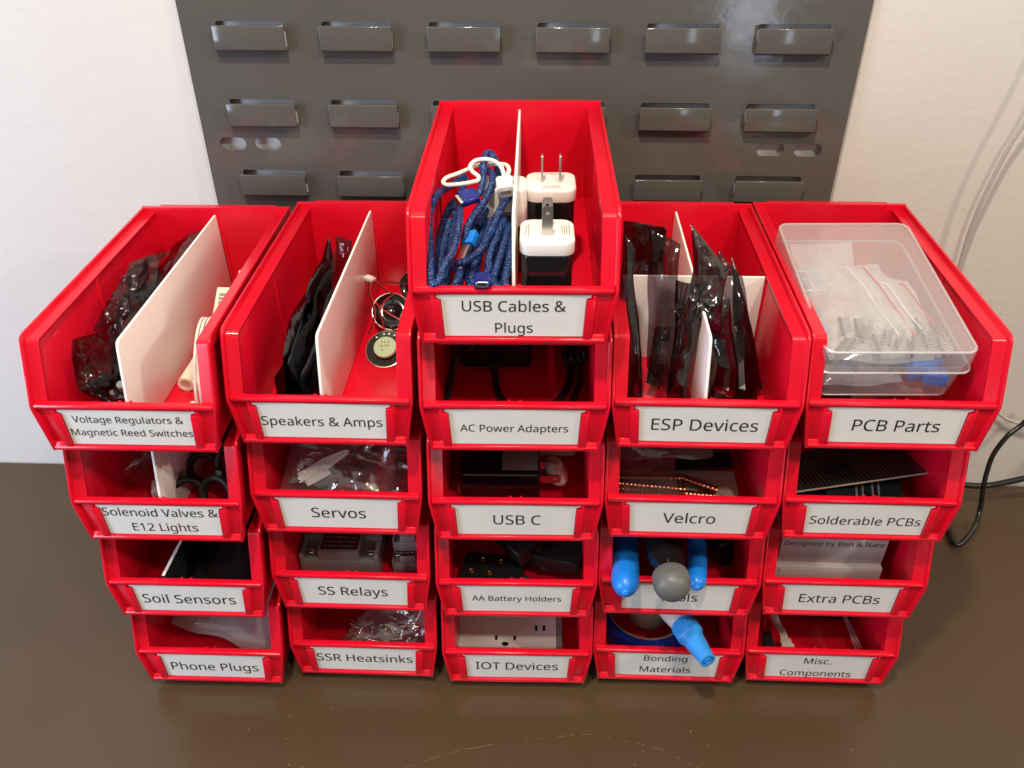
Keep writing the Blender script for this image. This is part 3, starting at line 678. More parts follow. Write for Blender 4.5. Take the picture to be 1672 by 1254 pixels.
def bin_body():
    m = MB()
    # rim path with rounded corners
    def arc(p0, p1, p2, r, n):
        a = (Vector(p0) - Vector(p1)).normalized(); c = (Vector(p2) - Vector(p1)).normalized()
        s0 = Vector(p1) + a * r; s1 = Vector(p1) + c * r
        return [tuple(s0 * (1 - t) ** 2 + Vector(p1) * 2 * t * (1 - t) + s1 * t * t) for t in [k / n for k in range(n + 1)]]
    path = [PA] + arc(PA, PB, PC, .007, 5) + arc(PB, PC, PD, .006, 4) + [PD]
    n = len(path)
    nor = []
    for i in range(n):
        a = Vector(path[max(i - 1, 0)]); c = Vector(path[min(i + 1, n - 1)])
        d = (c - a).normalized()
        nor.append(Vector((-d.y, d.x)) if True else None)
    # inward: below for the level run (d = (-1,0) -> (0,-1))
    sec = [(0.0, .0), (.0020, .0), (.0026, .0044), (.0118, .0046), (.0118, .0066), (.0036, .0068), (.0020, .0068), (.0016, .0100), (.0004, .0100)]
    for sx in (-1, 1):
        vs = []
        for i, (y, z) in enumerate(path):
            h = half_at(z)
            for t, dep in sec:
                if i < 1: yy = y
                else: yy = y + nor[i].x * dep
                zz = z + nor[i].y * dep
                vs.append((sx * (h - t), yy, zz))
        k = len(sec)
        fs = []
        for i in range(n - 1):
            for q in range(k):
                fs.append((i * k + q, i * k + (q + 1) % k, (i + 1) * k + (q + 1) % k, (i + 1) * k + q))
        fs.append(tuple(range(k))); fs.append(tuple((n - 1) * k + q for q in range(k)))
        m._add(vs, fs, None, False)
        # side wall
        wall = [(.148, .0008), (.148, HT - .0056), (PB[0] + .004, HT - .0056), (PC[0] + .0056, .0400), (PD[0] + .0056, .0008)]
        v2 = [(sx * (.0588 + .0006 * (z / HT)), y, z) for y, z in wall] + [(sx * (.0610 + .0003 * (z / HT)), y, z) for y, z in wall]
        f2 = [tuple(range(5)), tuple(range(9, 4, -1))] + [(q, (q + 1) % 5, 5 + (q + 1) % 5, 5 + q) for q in range(5)]
        m._add(v2, f2, None, False)
        # stiffening rib half way down the inner side wall
        m.hexa([(sx * .0583, .018, .0025), (sx * .0600, .018, .0025), (sx * .0600, .0225, .0025), (sx * .0583, .0225, .0025),
                (sx * .0580, .018, HT - .007), (sx * .0600, .018, HT - .007), (sx * .0600, .0225, HT - .007), (sx * .0580, .0225, HT - .007)])
    # floor, back wall with its hanging lip, foot
    m.box((-.0592, -.0938, .0005), (.0592, .1478, .0025))
    m.hexa([(-.0655, .1462, .0002), (.0655, .1462, .0002), (.0655, .1499, .0002), (-.0655, .1499, .0002),
            (-.0702, .1462, HT + .0003), (.0702, .1462, HT + .0003), (.0702, .1503, HT + .0003), (-.0702, .1503, HT + .0003)])
    m.box((-.055, .1502, HT - .0030), (.055, .1560, HT - .0008))
    m.box((-.0545, .1540, HT - .012), (.0545, .1556, HT - .0029))
    m.box((-.0550, -.0850, -FOOT), (.0550, .1440, .0007))
    # ribs that guide the divider
    for sx in (-1, 1):
        m.box((sx * .0014, .1432, .003), (sx * .0034, .1464, .060))
    # front panel between the two side flanges
    d0, d1 = .0034, .0060
    m.hexa([(-.0630, PD[0] + d0, .0003), (.0630, PD[0] + d0, .0003), (.0630, PD[0] + d1, .0003), (-.0630, PD[0] + d1, .0003),
            (-.0690, PC[0] + d0, .0392), (.0690, PC[0] + d0, .0392), (.0690, PC[0] + d1, .0392), (-.0690, PC[0] + d1, .0392)])
    # lip along its top, strip along its foot
    m.prism([(-.0965, .0368), (-.0972, .0392), (-.0966, .0408), (-.0945, .0415), (-.0915, .0412), (-.0902, .0400), (-.0906, .0372)], -.0672, .0672, 'yz')
    m.prism([(PD[0] + .0004, .0001), (PD[0] + .0002, .0024), (PD[0] + .0012, .0036), (PD[0] + .0045, .0042), (PD[0] + .0046, .0001)], -.0622, .0622, 'yz')
    for sx in (-1, 1):
        # pressed corner gussets
        m.hexa([(sx * .0505, PD[0] + .0008, .0030), (sx * .0618, PD[0] + .0008, .0030), (sx * .0618, PD[0] + .0046, .0030), (sx * .0505, PD[0] + .0046, .0030),
                (sx * .0512, PD[0] + .0030, .0062), (sx * .0622, PD[0] + .0030, .0062), (sx * .0622, PD[0] + .0046, .0062), (sx * .0512, PD[0] + .0046, .0062)])
        # label brackets with a hooked top
        yb = lambda z: PD[0] + (PC[0] - PD[0]) * z / .0395
        f = .0006
        xo0, xo1, xi0, xi1 = .0532, .0550, .0474, .0492
        m.hexa([(sx * xi0, yb(.003) + f, .0030), (sx * xo0, yb(.003) + f, .0030), (sx * (xo0 + .002), yb(.003) + .0040, .0030), (sx * xi0, yb(.003) + .0018, .0030),
                (sx * xi1, yb(.033) + f, .0330), (sx * xo1, yb(.033) + f, .0330), (sx * (xo1 + .002), yb(.033) + .0040, .0330), (sx * xi1, yb(.033) + .0018, .0330)])
        m.hexa([(sx * .0528, yb(.03) + f + .0002, .0300), (sx * .0549, yb(.03) + f + .0002, .0300), (sx * .0566, yb(.03) + .0040, .0300), (sx * .0530, yb(.03) + .0040, .0300),
                (sx * .0534, yb(.036) + f + .0004, .0362), (sx * .0551, yb(.036) + f + .0004, .0362), (sx * .0568, yb(.036) + .0040, .0362), (sx * .0536, yb(.036) + .0040, .0362)])
        # two small moulding nibs on the lip
        m.box((sx * .0042 - .0009, -.0918, .0406), (sx * .0042 + .0009, -.0903, .0417))
    o = m.make('body', RED, None, bevel=.0007)
    o.location = (0, 0, 0)
    return o
# make() recentres a top-level mesh: build, then bake the bevel and put the mesh back in the bin's own frame
_b = bin_body()
bpy.context.view_layer.update()
BIN_MESH = bpy.data.meshes.new_from_object(_b.evaluated_get(bpy.context.evaluated_depsgraph_get()))
_zmin = min(v.co.z for v in BIN_MESH.vertices)
_ymin = min(v.co.y for v in BIN_MESH.vertices); _ymax = max(v.co.y for v in BIN_MESH.vertices)
BIN_MESH.transform(Matrix.Translation((0, (PD[0]) - _ymin, -FOOT - _zmin)))
for p in BIN_MESH.polygons: p.use_smooth = True
BIN_MESH.set_sharp_from_angle(angle=radians(38))
bpy.data.objects.remove(_b)

def card_mesh(k):
    """paper label with two ears, bowing out a little between the brackets"""
    r = random.Random(k)
    m = MB()
    nx, nz = 14, 8
    lift = r.uniform(-.0004, .0006)
    tilt = r.uniform(-.0006, .0006)
    def pt(u, v):
        z = .0046 + (.0362 - .0046) * v
        hw = .0474 + .0016 * v
        if v > .93: hw = .0522
        x = hw * (2 * u - 1)
        arch = (1 - (2 * u - 1) ** 2)
        z += v * (.0012 * arch + lift * 0 + tilt * (2 * u - 1))
        yb = PD[0] + (PC[0] - PD[0]) * z / .0395
        y = yb + .0026 - .0009 * arch * (v ** 1.5) 
        return (x, y, z)
    vs = [pt(i / nx, v) for v in [0, .15, .3, .45, .6, .75, .9, .94, 1.0] for i in range(nx + 1)]
    rows = 9
    fs = [(j * (nx + 1) + i, j * (nx + 1) + i + 1, (j + 1) * (nx + 1) + i + 1, (j + 1) * (nx + 1) + i) for j in range(rows - 1) for i in range(nx)]
    m._add(vs, fs)
    return m, pt

LABELS = {
 (2, 4): [("USB Cables &", -.2, 72.1, 22.1), ("Plugs", -.1, 27.0, 5.6)], (2, 3): [("AC Power Adapters", -.3, 82.1, 14.4)],
 (2, 2): [("USB C", .7, 39.9, 14.0)], (2, 1): [("AA Battery Holders", .2, 68.5, 16.0)], (2, 0): [("IOT Devices", -.4, 79.6, 14.2)],
 (0, 3): [("Voltage Regulators &", 0, 85.2, 23.1), ("Magnetic Reed Switches", .2, 98.0, 11.1)],
 (0, 2): [("Solenoid Valves &", -.6, 99.5, 22.9), ("E12 Lights", .2, 56.2, 6.8)], (0, 1): [("Soil Sensors", -1.2, 85.2, 12.6)],
 (0, 0): [("Phone Plugs", .2, 86.2, 12.3)], (1, 3): [("Speakers & Amps", -1.1, 96.9, 14.0)], (1, 2): [("Servos", -.8, 46.1, 13.8)],
 (1, 1): [("SS Relays", -.6, 63.7, 13.9)], (1, 0): [("SSR Heatsinks", -1.0, 96.5, 14.9)], (3, 3): [("ESP Devices", .2, 81.6, 13.4)],
 (3, 2): [("Velcro", .2, 42.9, 13.2)], (3, 1): [("Tools", 1.5, 33.3, 13.6)], (3, 0): [("Bonding", -1.4, 42.4, 24.3), ("Materials", -.9, 49.5, 7.7)],
 (4, 3): [("PCB Parts", -.2, 65.9, 13.7)], (4, 2): [("Solderable PCBs", .2, 92.8, 12.7)], (4, 1): [("Extra PCBs", -.2, 72.0, 13.2)],
 (4, 0): [("Misc.", -1.0, 26.6, 22.7), ("Components", 0, 67.9, 4.8)],
}
LABELS[(2, 1)] = [("AA Battery Holders", .2, 79.8, 16.0)]
BIN_WORDS = {
 (2, 4): 'red bin on top of the tallest stack, blue cables left and two wall chargers right',
 (2, 3): 'red bin of black power adapters with looping cords, label reads AC Power Adapters',
 (2, 2): 'red bin with a shiny black charger lying sideways, label reads USB C',
 (2, 1): 'red bin of black battery holders, label reads AA Battery Holders',
 (2, 0): 'red bin at the foot of the tallest stack holding a white smart plug',
 (0, 3): 'red bin with smoky bags and a white wire coil, labelled for voltage regulators',
 (0, 2): 'red bin with black rubber rings, labelled for solenoid valves and lights',
 (0, 1): 'red bin with dark boards and black pouch, label reads Soil Sensors',
 (0, 0): 'red bin with one milky plastic bag, label reads Phone Plugs',
 (1, 3): 'red bin with two small round speakers, label reads Speakers & Amps',
 (1, 2): 'red bin with a clear bag and white servo arm, label reads Servos',
 (1, 1): 'red bin with grey relay blocks, label reads SS Relays',
 (1, 0): 'red bin with a bag of small screws, label reads SSR Heatsinks',
 (3, 3): 'red bin stuffed with tall shiny dark bags, label reads ESP Devices',
 (3, 2): 'red bin with copper coloured spiral tubes, between the antistatic bag bin and the tool bin',
 (3, 1): 'red bin with blue tool handles and a grey knob poking out',
 (3, 0): 'red bin with a blue glue nozzle poking out, label reads Bonding Materials',
 (4, 3): 'red bin with a clear lidded box sitting in it, label reads PCB Parts',
 (4, 2): 'red bin with dotted prototyping boards, label reads Solderable PCBs',
 (4, 1): 'red bin with grey boxes, label reads Extra PCBs',
 (4, 0): 'red bin with wires and small connectors, label reads Misc. Components',
}
DIVIDED = [(0, 3), (1, 3), (2, 4), (3, 3), (0, 2)]
BINS = {}
for k, ((c, r), lines) in enumerate(LABELS.items()):
    M = bin_matrix(c, r)
    o = bpy.data.objects.new('storage_bin', None)
    o.empty_display_size = .02
    o.location = M.translation
    o.rotation_euler = (0, 0, COLQ[c])
    COL.objects.link(o)
    tag(o, BIN_WORDS[(c, r)], 'storage bin', 'red storage bins stacked in five columns')
    body = bpy.data.objects.new('body', BIN_MESH)
    COL.objects.link(body); body.parent = o
    m, pt = card_mesh(k)
    m.bm.transform(M)
    card = m.make('label_card', PAPER, o)
    bm = text_mesh([(t, xc / 1000, zb / 1000 + .0018, w / 1000 * (.955 if w > 90 else .98), 1.0) for t, xc, w, zb in lines])
    for v in bm.verts:
        x, z = v.co.x, v.co.z
        vv = max(0, min(1, (z - .0046) / .0316))
        arch = max(0, 1 - (x / .0485) ** 2)
        v.co.y = PD[0] + (PC[0] - PD[0]) * z / .0395 + .0026 - .0009 * arch * vv ** 1.5 - .00022
    bm.transform(M)
    tm = MB(); tm.bm.free(); tm.bm = bm
    tm.make('lettering', INK, card)
    if (c, r) in DIVIDED:
        d = MB(M)
        prof = [(.1425, .0035), (.1425, .0850), (-.0735, .0850), (-.0768, .0838), (-.0786, .0805), (-.0894, .0400), (-.0896, .0035)]
        d.prism(prof, -.0011, .0011, 'yz', bev=.0004)
        d.make('divider', WHITE, o, label='white plastic divider standing lengthwise in the bin')
    BINS[(c, r)] = o
# ------------------------------------------------------------------ helpers for what lies in the bins
class Bin:
    """measures and places things in one bin's own frame"""
    def __init__(s, c, r):
        s.c, s.r = c, r
        s.M = bin_matrix(c, r)
    def y(s, px, py, v): return at(px, py, s.c, s.r, 'y', v)
    def z(s, px, py, v): return at(px, py, s.c, s.r, 'z', v)
    def x(s, px, py, v): return at(px, py, s.c, s.r, 'x', v)
    def mb(s, X=None): return MB(s.M @ X if X is not None else s.M)
    def thing(s, name, label, cat, loc, group=None):
        return thing(name, label, cat, loc, group, s.M)

def ridge(p):
    return 1 - 2 * abs(noise.noise(p))

def pouch(mb, c4, puff, amp, seed, n=30, ragged=.004, belly=.5, scale=45, pinch=None):
    """crumpled flat bag between four corners (u right, v up): two sheets sealed round the edge"""
    P00, P10, P11, P01 = [Vector(p) for p in c4]
    N = ((P10 - P00).cross(P01 - P00)).normalized()
    U = (P10 - P00).normalized(); V = (P01 - P00).normalized()
    off = Vector((seed * 3.7, seed * 1.3, seed * 7.1))
    def pt(u, v, s):
        p = (P00 * (1 - u) + P10 * u) * (1 - v) + (P01 * (1 - u) + P11 * u) * v
        edge = min(u, 1 - u, v, 1 - v)
        w = min(1.0, edge / .12)
        q = p * scale + off
        # outline wobble
        p = p + U * (ragged * noise.noise(q * .6)) + V * (ragged * noise.noise(q * .6 + Vector((9, 2, 5))))
        sh = amp * (noise.noise(q * .45) * 1.3)
        own = amp * w * (.55 * ridge(q * .8 + Vector((s * 11, 0, 0))) + .30 * ridge(q * 1.9 + Vector((0, s * 17, 3))) + .12 * noise.noise(q * 4.5 + Vector((s, 3, 1))))
        prof = (max(0, 4 * u * (1 - u)) ** .6) * (max(0, 4 * v * (1 - v)) ** .6)
        if pinch:
            pu, pv, pr = pinch
            g = math.exp(-(((u - pu) ** 2 + (v - pv) ** 2) / pr ** 2))
            prof *= 1 - .8 * g
            own += amp * w * .8 * g * cos(9 * math.atan2(v - pv, u - pu + 1e-6))
        skew = 1 + belly * (.5 - v)
        return p + N * (sh + s * (puff * prof * skew + own * .7))
    for s in (1, -1):
        vs = [pt(i / n, j / n, s) for j in range(n + 1) for i in range(n + 1)]
        fs = [(j * (n + 1) + i, j * (n + 1) + i + 1, (j + 1) * (n + 1) + i + 1, (j + 1) * (n + 1) + i) for j in range(n) for i in range(n)]
        mb._add(vs, fs)
    return mb

def bag(B, name, label, cat, c4, puff, amp, seed, material, group=None, **kw):
    m = B.mb()
    pouch(m, c4, puff, amp, seed, **kw)
    return m.make(name, material, label=label, cat=cat, group=group, sharp=False)

def frame_from(o, xdir, zdir):
    x = Vector(xdir).normalized(); z = Vector(zdir); z = (z - x * z.dot(x)).normalized(); y = z.cross(x)
    return Matrix.Translation(o) @ Matrix((x, y, z)).transposed().to_4x4()

def rrect(hx, hy, r, n=5):
    return rounded_rect(-hx, -hy, hx, hy, r, n)

# ------------------------------------------------------------------ top bin of the tallest stack: cables and chargers
B = Bin(2, 4)
def wall_charger(cx, cy, zt, turn, label):
    t = B.thing('wall_charger', label, 'wall charger', (cx, cy, .003))
    X = tr(cx, cy, 0) @ rot('Z', turn)
    m = B.mb(X); m.puck(.0178, .0172, .0065, .0030, zt - .0102); m.make('body', BLACK_GLOSS, t)
    m = B.mb(X); m.puck(.0190, .0185, .0085, zt - .0100, zt, .0022); cap = m.make('cap', WHITE_GLOSS, t)
    for sx in (-1, 1):
        m = B.mb(X)
        prof = [(-.0036, 0), (-.0036, .0188), (-.0026, .0205), (.0026, .0205), (.0036, .0188), (.0036, 0)]
        hole = [(.0013 * cos(2 * pi * k / 10), .0155 + .0013 * sin(2 * pi * k / 10)) for k in range(10)]
        me = sheet_poly([prof, hole], .0014)
        me.transform(B.M @ X @ tr(sx * .0068, 0, zt - .0002) @ rot('Z', 90))
        m.bm.from_mesh(me); bpy.data.meshes.remove(me)
        m.make('prong', STEEL, t, bevel=.0003)
    # fine print, too small to read: short rows of grey strokes
    m = B.mb(X)
    r = random.Random(int(turn) + 3)
    for row, (yy, hw) in enumerate([(-.0150, .0085), (-.0132, .0060), (-.0116, .0070), (-.0100, .0060), (.0125, .0100), (.0143, .0080)]):
        x = -hw
        while x < hw:
            w = r.uniform(.0005, .0013)
            m.box((x, yy - .0004, zt + .00002), (x + w, yy + .0004, zt + .00010))
            x += w + r.uniform(.0003, .0006)
    m.make('print', GREY_INK, cap)
    return t

def sheet_poly(polys, thick):
    """flat plate in the xz plane with holes, thickness along y"""
    cu = bpy.data.curves.new('sheet', 'CURVE'); cu.dimensions = '2D'; cu.fill_mode = 'BOTH'; cu.extrude = thick / 2
    for poly in polys:
        sp = cu.splines.new('POLY'); sp.points.add(len(poly) - 1)
        for p, (a, c) in zip(sp.points, poly):
            p.co = (a, c, 0, 1)
        sp.use_cyclic_u = True
    o = bpy.data.objects.new('sheet', cu); COL.objects.link(o)
    me = bpy.data.meshes.new_from_object(o.evaluated_get(bpy.context.evaluated_depsgraph_get()))
    bpy.data.objects.remove(o); bpy.data.curves.remove(cu)
    me.transform(Matrix(((1, 0, 0, 0), (0, 0, -1, 0), (0, 1, 0, 0), (0, 0, 0, 1))))
    return me

ZT = .069
p = B.z(893.5, 376, ZT); wall_charger(p.x, p.y, ZT, 90, 'white and black wall charger with prongs seen flat on, nearest the bin lip')
p = B.z(899.5, 295, ZT); wall_charger(p.x, p.y, ZT, 0, 'white and black wall charger with two prongs seen edge on, behind the other')

def U(px, py, off=0):
    return B.y(px, py, -.085 + (480 - py) / 220 * .105 + off)
RB = .0028
def plug_shell(t, o, d, up, w, h, ln, tip, shell=NAVY):
    """cable plug: shell, metal tip and the dark slot in its end"""
    F = B.M @ frame_from(o, d, up)
    m = MB(F @ rot('Y', 90)); m.prism(rrect(h / 2, w / 2, h * .42), -ln, 0, bev=.0006); s = m.make('plug_shell', shell, t)
    m = MB(F @ rot('Y', 90)); m.prism(rrect(h * .28, w * .36, h * .2), -.0002, tip); m.make('plug_tip', STEEL, t, bevel=.0003)
    m = MB(F @ rot('Y', 90)); m.prism(rrect(h * .10, w * .24, h * .09), tip - .0006, tip + .0001); m.make('plug_slot', BLACK, t)

def cable(name, label, pts, r=RB, material=None, group=None, n=10):
    loc = min((Vector(q) for q in pts), key=lambda v: v.z)
    t = B.thing(name, label, 'cable', loc, group)
    m = B.mb(); m.tube(pts, r, n, sub=8); m.make('cord', material or BRAID, t)
    return t
grp = 'blue braided cables in the top bin'
# hanging loop on the left
cable('charging_cable', 'blue braided cable looping down the left wall of the top bin',
      [U(759, 288, .02), U(742, 300, .015), U(725, 309, .01), U(710.6, 323, -.014), U(703, 339.5, -.014), U(699.8, 355, -.014), U(699.5, 374, -.014), U(701, 395, -.014), U(702, 420, -.014), U(702.5, 445, -.014), U(706, 463, -.014), U(714, 462, -.014), U(725.8, 432, -.014),
       U(737, 414, -.014), U(745, 390, -.014), U(749.6, 361, -.014), U(751.5, 335.7, .004), U(754, 311, .012), U(760, 293, .02)], group=grp)
t = cable('charging_cable', 'blue braided cable arching highest in the top bin, with a purple blue plug',
      [U(776, 318), U(783, 313.5), U(787.5, 300), U(788.7, 285), U(789.8, 265.5), U(793.6, 252.5), U(800, 250.5), U(807, 258), U(813, 276, .012), U(812, 300, .02), U(800, 330, .02), U(780, 370, .015)], group=grp)
o = U(752, 326, -.004); d = U(752, 326, -.004) - U(776, 318)
plug_shell(t, o, d, (-.1, -.55, .8), .0125, .0070, .0130, .0030)
cable('charging_cable', 'blue braided cable running straight down the middle of the cable bundle',
      [U(796, 279, .01), U(802.5, 283.4, .004), U(805, 293.6), U(800, 310), U(792.3, 326.8), U(782, 342), U(772, 355), U(764, 370), U(759, 387), U(757, 410, .006), U(752, 440, .004), U(747, 458), U(740, 470, .002), U(728, 474), U(720, 466, .004), U(727, 448, .01)], group=grp)
cable('charging_cable', 'blue braided cable crossing in front of the silver plug',
      [U(840, 300, .008), U(832, 319, .003), U(820.4, 335.7), U(812.7, 352), U(806.4, 367.6), U(797, 386, -.002), U(787, 405, -.004), U(771.5, 420, -.004), U(757, 427.5, -.003), U(741, 433), U(731, 440, .003), U(722, 455, .004), U(722, 472, .004)], group=grp)
cable('charging_cable', 'blue braided cable hanging close beside the white divider',
      [U(836, 380, .006), U(833, 410), U(829, 436), U(825, 456), U(826, 470), U(817, 474), U(806, 458, .003), U(810, 440), U(815, 424), U(821, 405), U(827, 385), U(829, 368, .006)], group=grp)
t = cable('charging_cable', 'blue braided cable coiled low, its blue plug resting over the bin lip',
      [U(823, 358, .004), U(815, 378), U(810, 392), U(802, 408), U(798, 424), U(797, 441), U(790, 455, .004), U(785, 466, .01), U(778, 470, .012), U(770, 455, .01), U(776, 432, .012), U(784, 412, .012), U(792, 388, .012), U(803, 360, .012)], group=grp)
plug_shell(t, Vector((B.y(788, 477, -.0965).x, -.0975, .0455)), (0, -1, .06), (0, 0, 1), .0120, .0068, .0120, .0012)
# the deeper turns of the same coils
for k, (x0, w, lb) in enumerate([(725, 16, 'blue braided cable in the dark behind the left loop'), (770, 20, 'blue braided cable lying deepest in the middle of the bin'), (815, 15, 'blue braided cable deep in the bin under the white charger')]):
    cable('charging_cable', lb, [U(x0 - w, 470, .016), U(x0 - w + 4, 430, .022), U(x0 - w * .3, 380, .026), U(x0 + w * .4, 345, .03), U(x0 + w, 330, .034), U(x0 + w * 1.1, 350, .026), U(x0 + w * .7, 395, .02),
            U(x0 + w * .4, 440, .014), U(x0, 468, .012), U(x0 - w * .4, 440, .016), U(x0, 400, .02), U(x0 + w * .6, 360, .022)], group=grp)
t = B.thing('usb_plug', 'silver plug with a bright blue shell standing among the blue cables', 'plug', U(748, 442, .004))
a0, a1 = U(763, 401, .002), U(747, 441, .002)
F = B.M @ frame_from(a0, a1 - a0, (-.5, -.6, .6))
m = MB(F); m.box((0, -.0035, -.0020), ((a1 - a0).length, .0035, .0020), .0005); m.make('plug_tip', STEEL, t)
m = MB(F); m.box((-.012, -.0050, -.0034), (-.0002, .0050, .0034), .0012); m.make('plug_shell', BLUE_PL, t)
# white cable
W = lambda x, y, o=0: U(x, y, o - .004)
t = B.thing('white_cable', 'white cable bent in a curl over the blue cables', 'cable', W(731, 302))
m = B.mb(); m.tube([W(823, 291), W(821.5, 281), W(817, 271), W(807.6, 263.5), W(797, 260.5), W(785, 260.5), W(774.4, 263.5), W(767.5, 272), W(772, 281), W(781, 288), W(780, 294.5), W(770, 297.5), W(756.6, 300), W(738, 302), W(728, 301.5),
                      W(723.4, 297), W(729.8, 290, .003), W(746.4, 284, .004), W(761.7, 277.6, .006), W(777, 271, .008), W(795, 268.4, .008), W(814, 268, .006), W(827, 270, .003), W(831, 278), W(827, 290)], .00160, 10, sub=6)
m.make('cord', WIRE_WHITE, t)
F = B.M @ frame_from(W(826, 314, -.003), W(826, 314, -.003) - W(823, 292), (0, -.8, .5)) @ rot('Y', 90)
m = MB(F); m.prism(rrect(.0048, .0062, .002), -.0125, 0, bev=.0008); m.make('plug_shell', WHITE_GLOSS, t)
m = MB(F); m.prism(rrect(.0016, .0040, .0008), -.0002, .0004); m.make('plug_slot', GREY_INK, t)
# white block behind
t = B.thing('usb_charger', 'white and black charger block half hidden behind the blue cables', 'usb charger', (-.010, .012, .003))
p = B.y(823, 372, -.004)
m = B.mb(); m.puck(.017, .014, .007, p.z, p.z + .030, .003, cx=p.x + .0005, cy=.012); c = m.make('cap', WHITE_GLOSS, t)
m = B.mb(); m.puck(.016, .013, .007, .003, p.z - .0002, .001, cx=p.x + .0005, cy=.012); m.make('body', BLACK_GLOSS, t)
m = B.mb(); m.box((p.x - .006, -.00215, p.z + .007), (p.x + .008, -.0018, p.z + .012)); m.make('socket', GREY_INK, c)

# ------------------------------------------------------------------ voltage regulators and reed switches
B = Bin(0, 3)
g = 'smoky plastic bags of parts, voltage regulator bin'
bag(B, 'parts_bag', 'smoky bag of dark parts against the divider, with a white edge', 'parts bag',
    [B.y(190, 640, -.055), B.y(200, 560, -.040), B.y(280, 408, .060), B.y(214, 428, .035)], .006, .006, 2, SMOKE, g, scale=65, n=46)
bag(B, 'parts_bag', 'crinkled smoky bag sagging against the left wall near the front lip', 'parts bag',
    [B.y(128, 632, -.066), B.y(200, 668, -.066), B.y(202, 520, -.030), B.y(112, 556, -.036)], .005, .006, 5, SMOKE, g, scale=60, n=46)
bag(B, 'parts_bag', 'smoky bag at the back left, touching the wall', 'parts bag',
    [B.y(150, 540, -.020), B.y(214, 520, -.010), B.y(252, 410, .050), B.y(205, 440, .028)], .006, .006, 8, SMOKE, g, scale=65, n=46)
bag(B, 'parts_bag', 'pinkish smoky bag farthest back beside the divider', 'parts bag',
    [(-.040, .060, .050), (-.004, .055, .070), (-.004, .118, .082), (-.038, .125, .060)], .006, .004, 11, SMOKE, g, scale=60)
def component(B, name, label, cat, parts):
    """parts: list of (part name, material, builder)"""
    t = B.thing(name, label, cat, parts[0][3])
    for nm, mt, fn, _ in parts:
        m = B.mb(); fn(m); m.make(nm, mt, t)
    return t
for k, (x, y, z, a, s) in enumerate([(-.020, -.045, .030, 20, 1.0), (-.016, -.010, .048, -25, .9), (-.022, .028, .058, 35, .9), (-.036, -.050, .022, 60, .8)]):
    lb = ['dark coil module nearest the lip inside the smoky bag', 'dark coil module in the middle of the smoky bag', 'dark coil module high in the smoky bag by the divider', 'dark coil module low against the left wall of its bin'][k]
    X = tr(x, y, z) @ rot('Z', a) @ rot('X', 30) @ Matrix.Scale(s, 4)
    t = B.thing('coil_module', lb, 'module', (x, y, z), 'dark coil modules in smoky bags')
    m = B.mb(X); m.box((-.012, -.017, -.001), (.012, .017, .0006)); m.make('board', PCB_DARK, t)
    m = B.mb(X); m.lathe([(.0074, .0007), (.0078, .002), (.0074, .011), (.004, .0115)], 20, tr(0, .005, 0)); m.make('coil', BLACK, t)
    m = B.mb(X); m.lathe([(.0034, .0007), (.0034, .010), (.0030, .0105)], 16, tr(-.004, -.010, 0)); m.make('capacitor', STEEL if k % 2 else GREY_PL, t)
# reed switches
w3 = lambda px, py, z: B.z(px, py, z)
def reed_body(p0, p1, r, label, hole=True):
    t = B.thing('reed_switch', label, 'reed switch', p0, 'cream reed switch blocks')
    F = B.M @ frame_from(p0, Vector(p1) - Vector(p0), (0, 0, 1))
    L = (Vector(p1) - Vector(p0)).length
    m = MB(F)
    if hole:
        m.lathe([(r * .62, .001), (r * .62, -.0002), (r, -.0002), (r * 1.02, .001), (r * 1.02, L), (r * .5, L + .001)], 24, rot('Y', 90))
        m.box((.002, -r, -r * 1.05), (L - .001, r, 0), .001)
    else:
        m.box((0, -r, -r), (L, r, r), .0012)
    m.make('housing', CREAM, t)
    if hole:
        m = MB(F); m.lathe([(r * .6, .0006), (.0005, .0007)], 20, rot('Y', 90)); m.make('bore', PAD, t)
    return t
reed_body(B.z(303, 628, .0095), B.z(345, 560, .0105), .0066, 'cream reed switch tube with its open round end facing forward')
reed_body(B.z(322, 632, .0075), B.z(362, 572, .0085), .0050, 'cream reed switch block tucked under the coiled white wire', False)
t = reed_body((.036, .006, .030), (.0375, .045, .060), .0065, 'white printed reed switch block leaning on the right wall', False)
F = B.M @ frame_from((.036, .006, .030), (.0015, .039, .030), (0, 0, 1))
m = MB(F)
for k in range(4): m.box((.030 + k * .0036, -.0030, .0066), (.0324 + k * .0036, .0030, .0067))
m.make('print', GREY_INK, t)
reed_body((.047, .040, .036), (.048, .070, .064), .0055, 'white reed switch block highest at the right wall', False)
t = B.thing('coiled_wire', 'cream coiled wire hanging along the right wall over the reed switches', 'wire', (.047, -.03, .012))
pts = []
for k in range(5 * 9):
    a = 2 * pi * k / 9; turn = k / 9
    pts.append((.0345 + .0040 * turn - .0035 * cos(a), -.030 + .036 * cos(a) + .002 * sin(turn * 5), .030 + .027 * sin(a) + .016 * cos(a) + .001 * turn))
m = B.mb(); m.tube(pts, .00125, 8, sub=4); m.make('coil', WIRE_WHITE, t)
pts = [(.0300 + .0045 * cos(a) + .004 , -.068 + .006 * sin(a) + .0012 * a / 6.28, .009 + .008 * sin(a) + .001 * cos(a)) for a in [q * .7 for q in range(28)]]
m = B.mb(); m.tube(pts, .00125, 8, sub=4); m.make('tail', WIRE_WHITE, t)

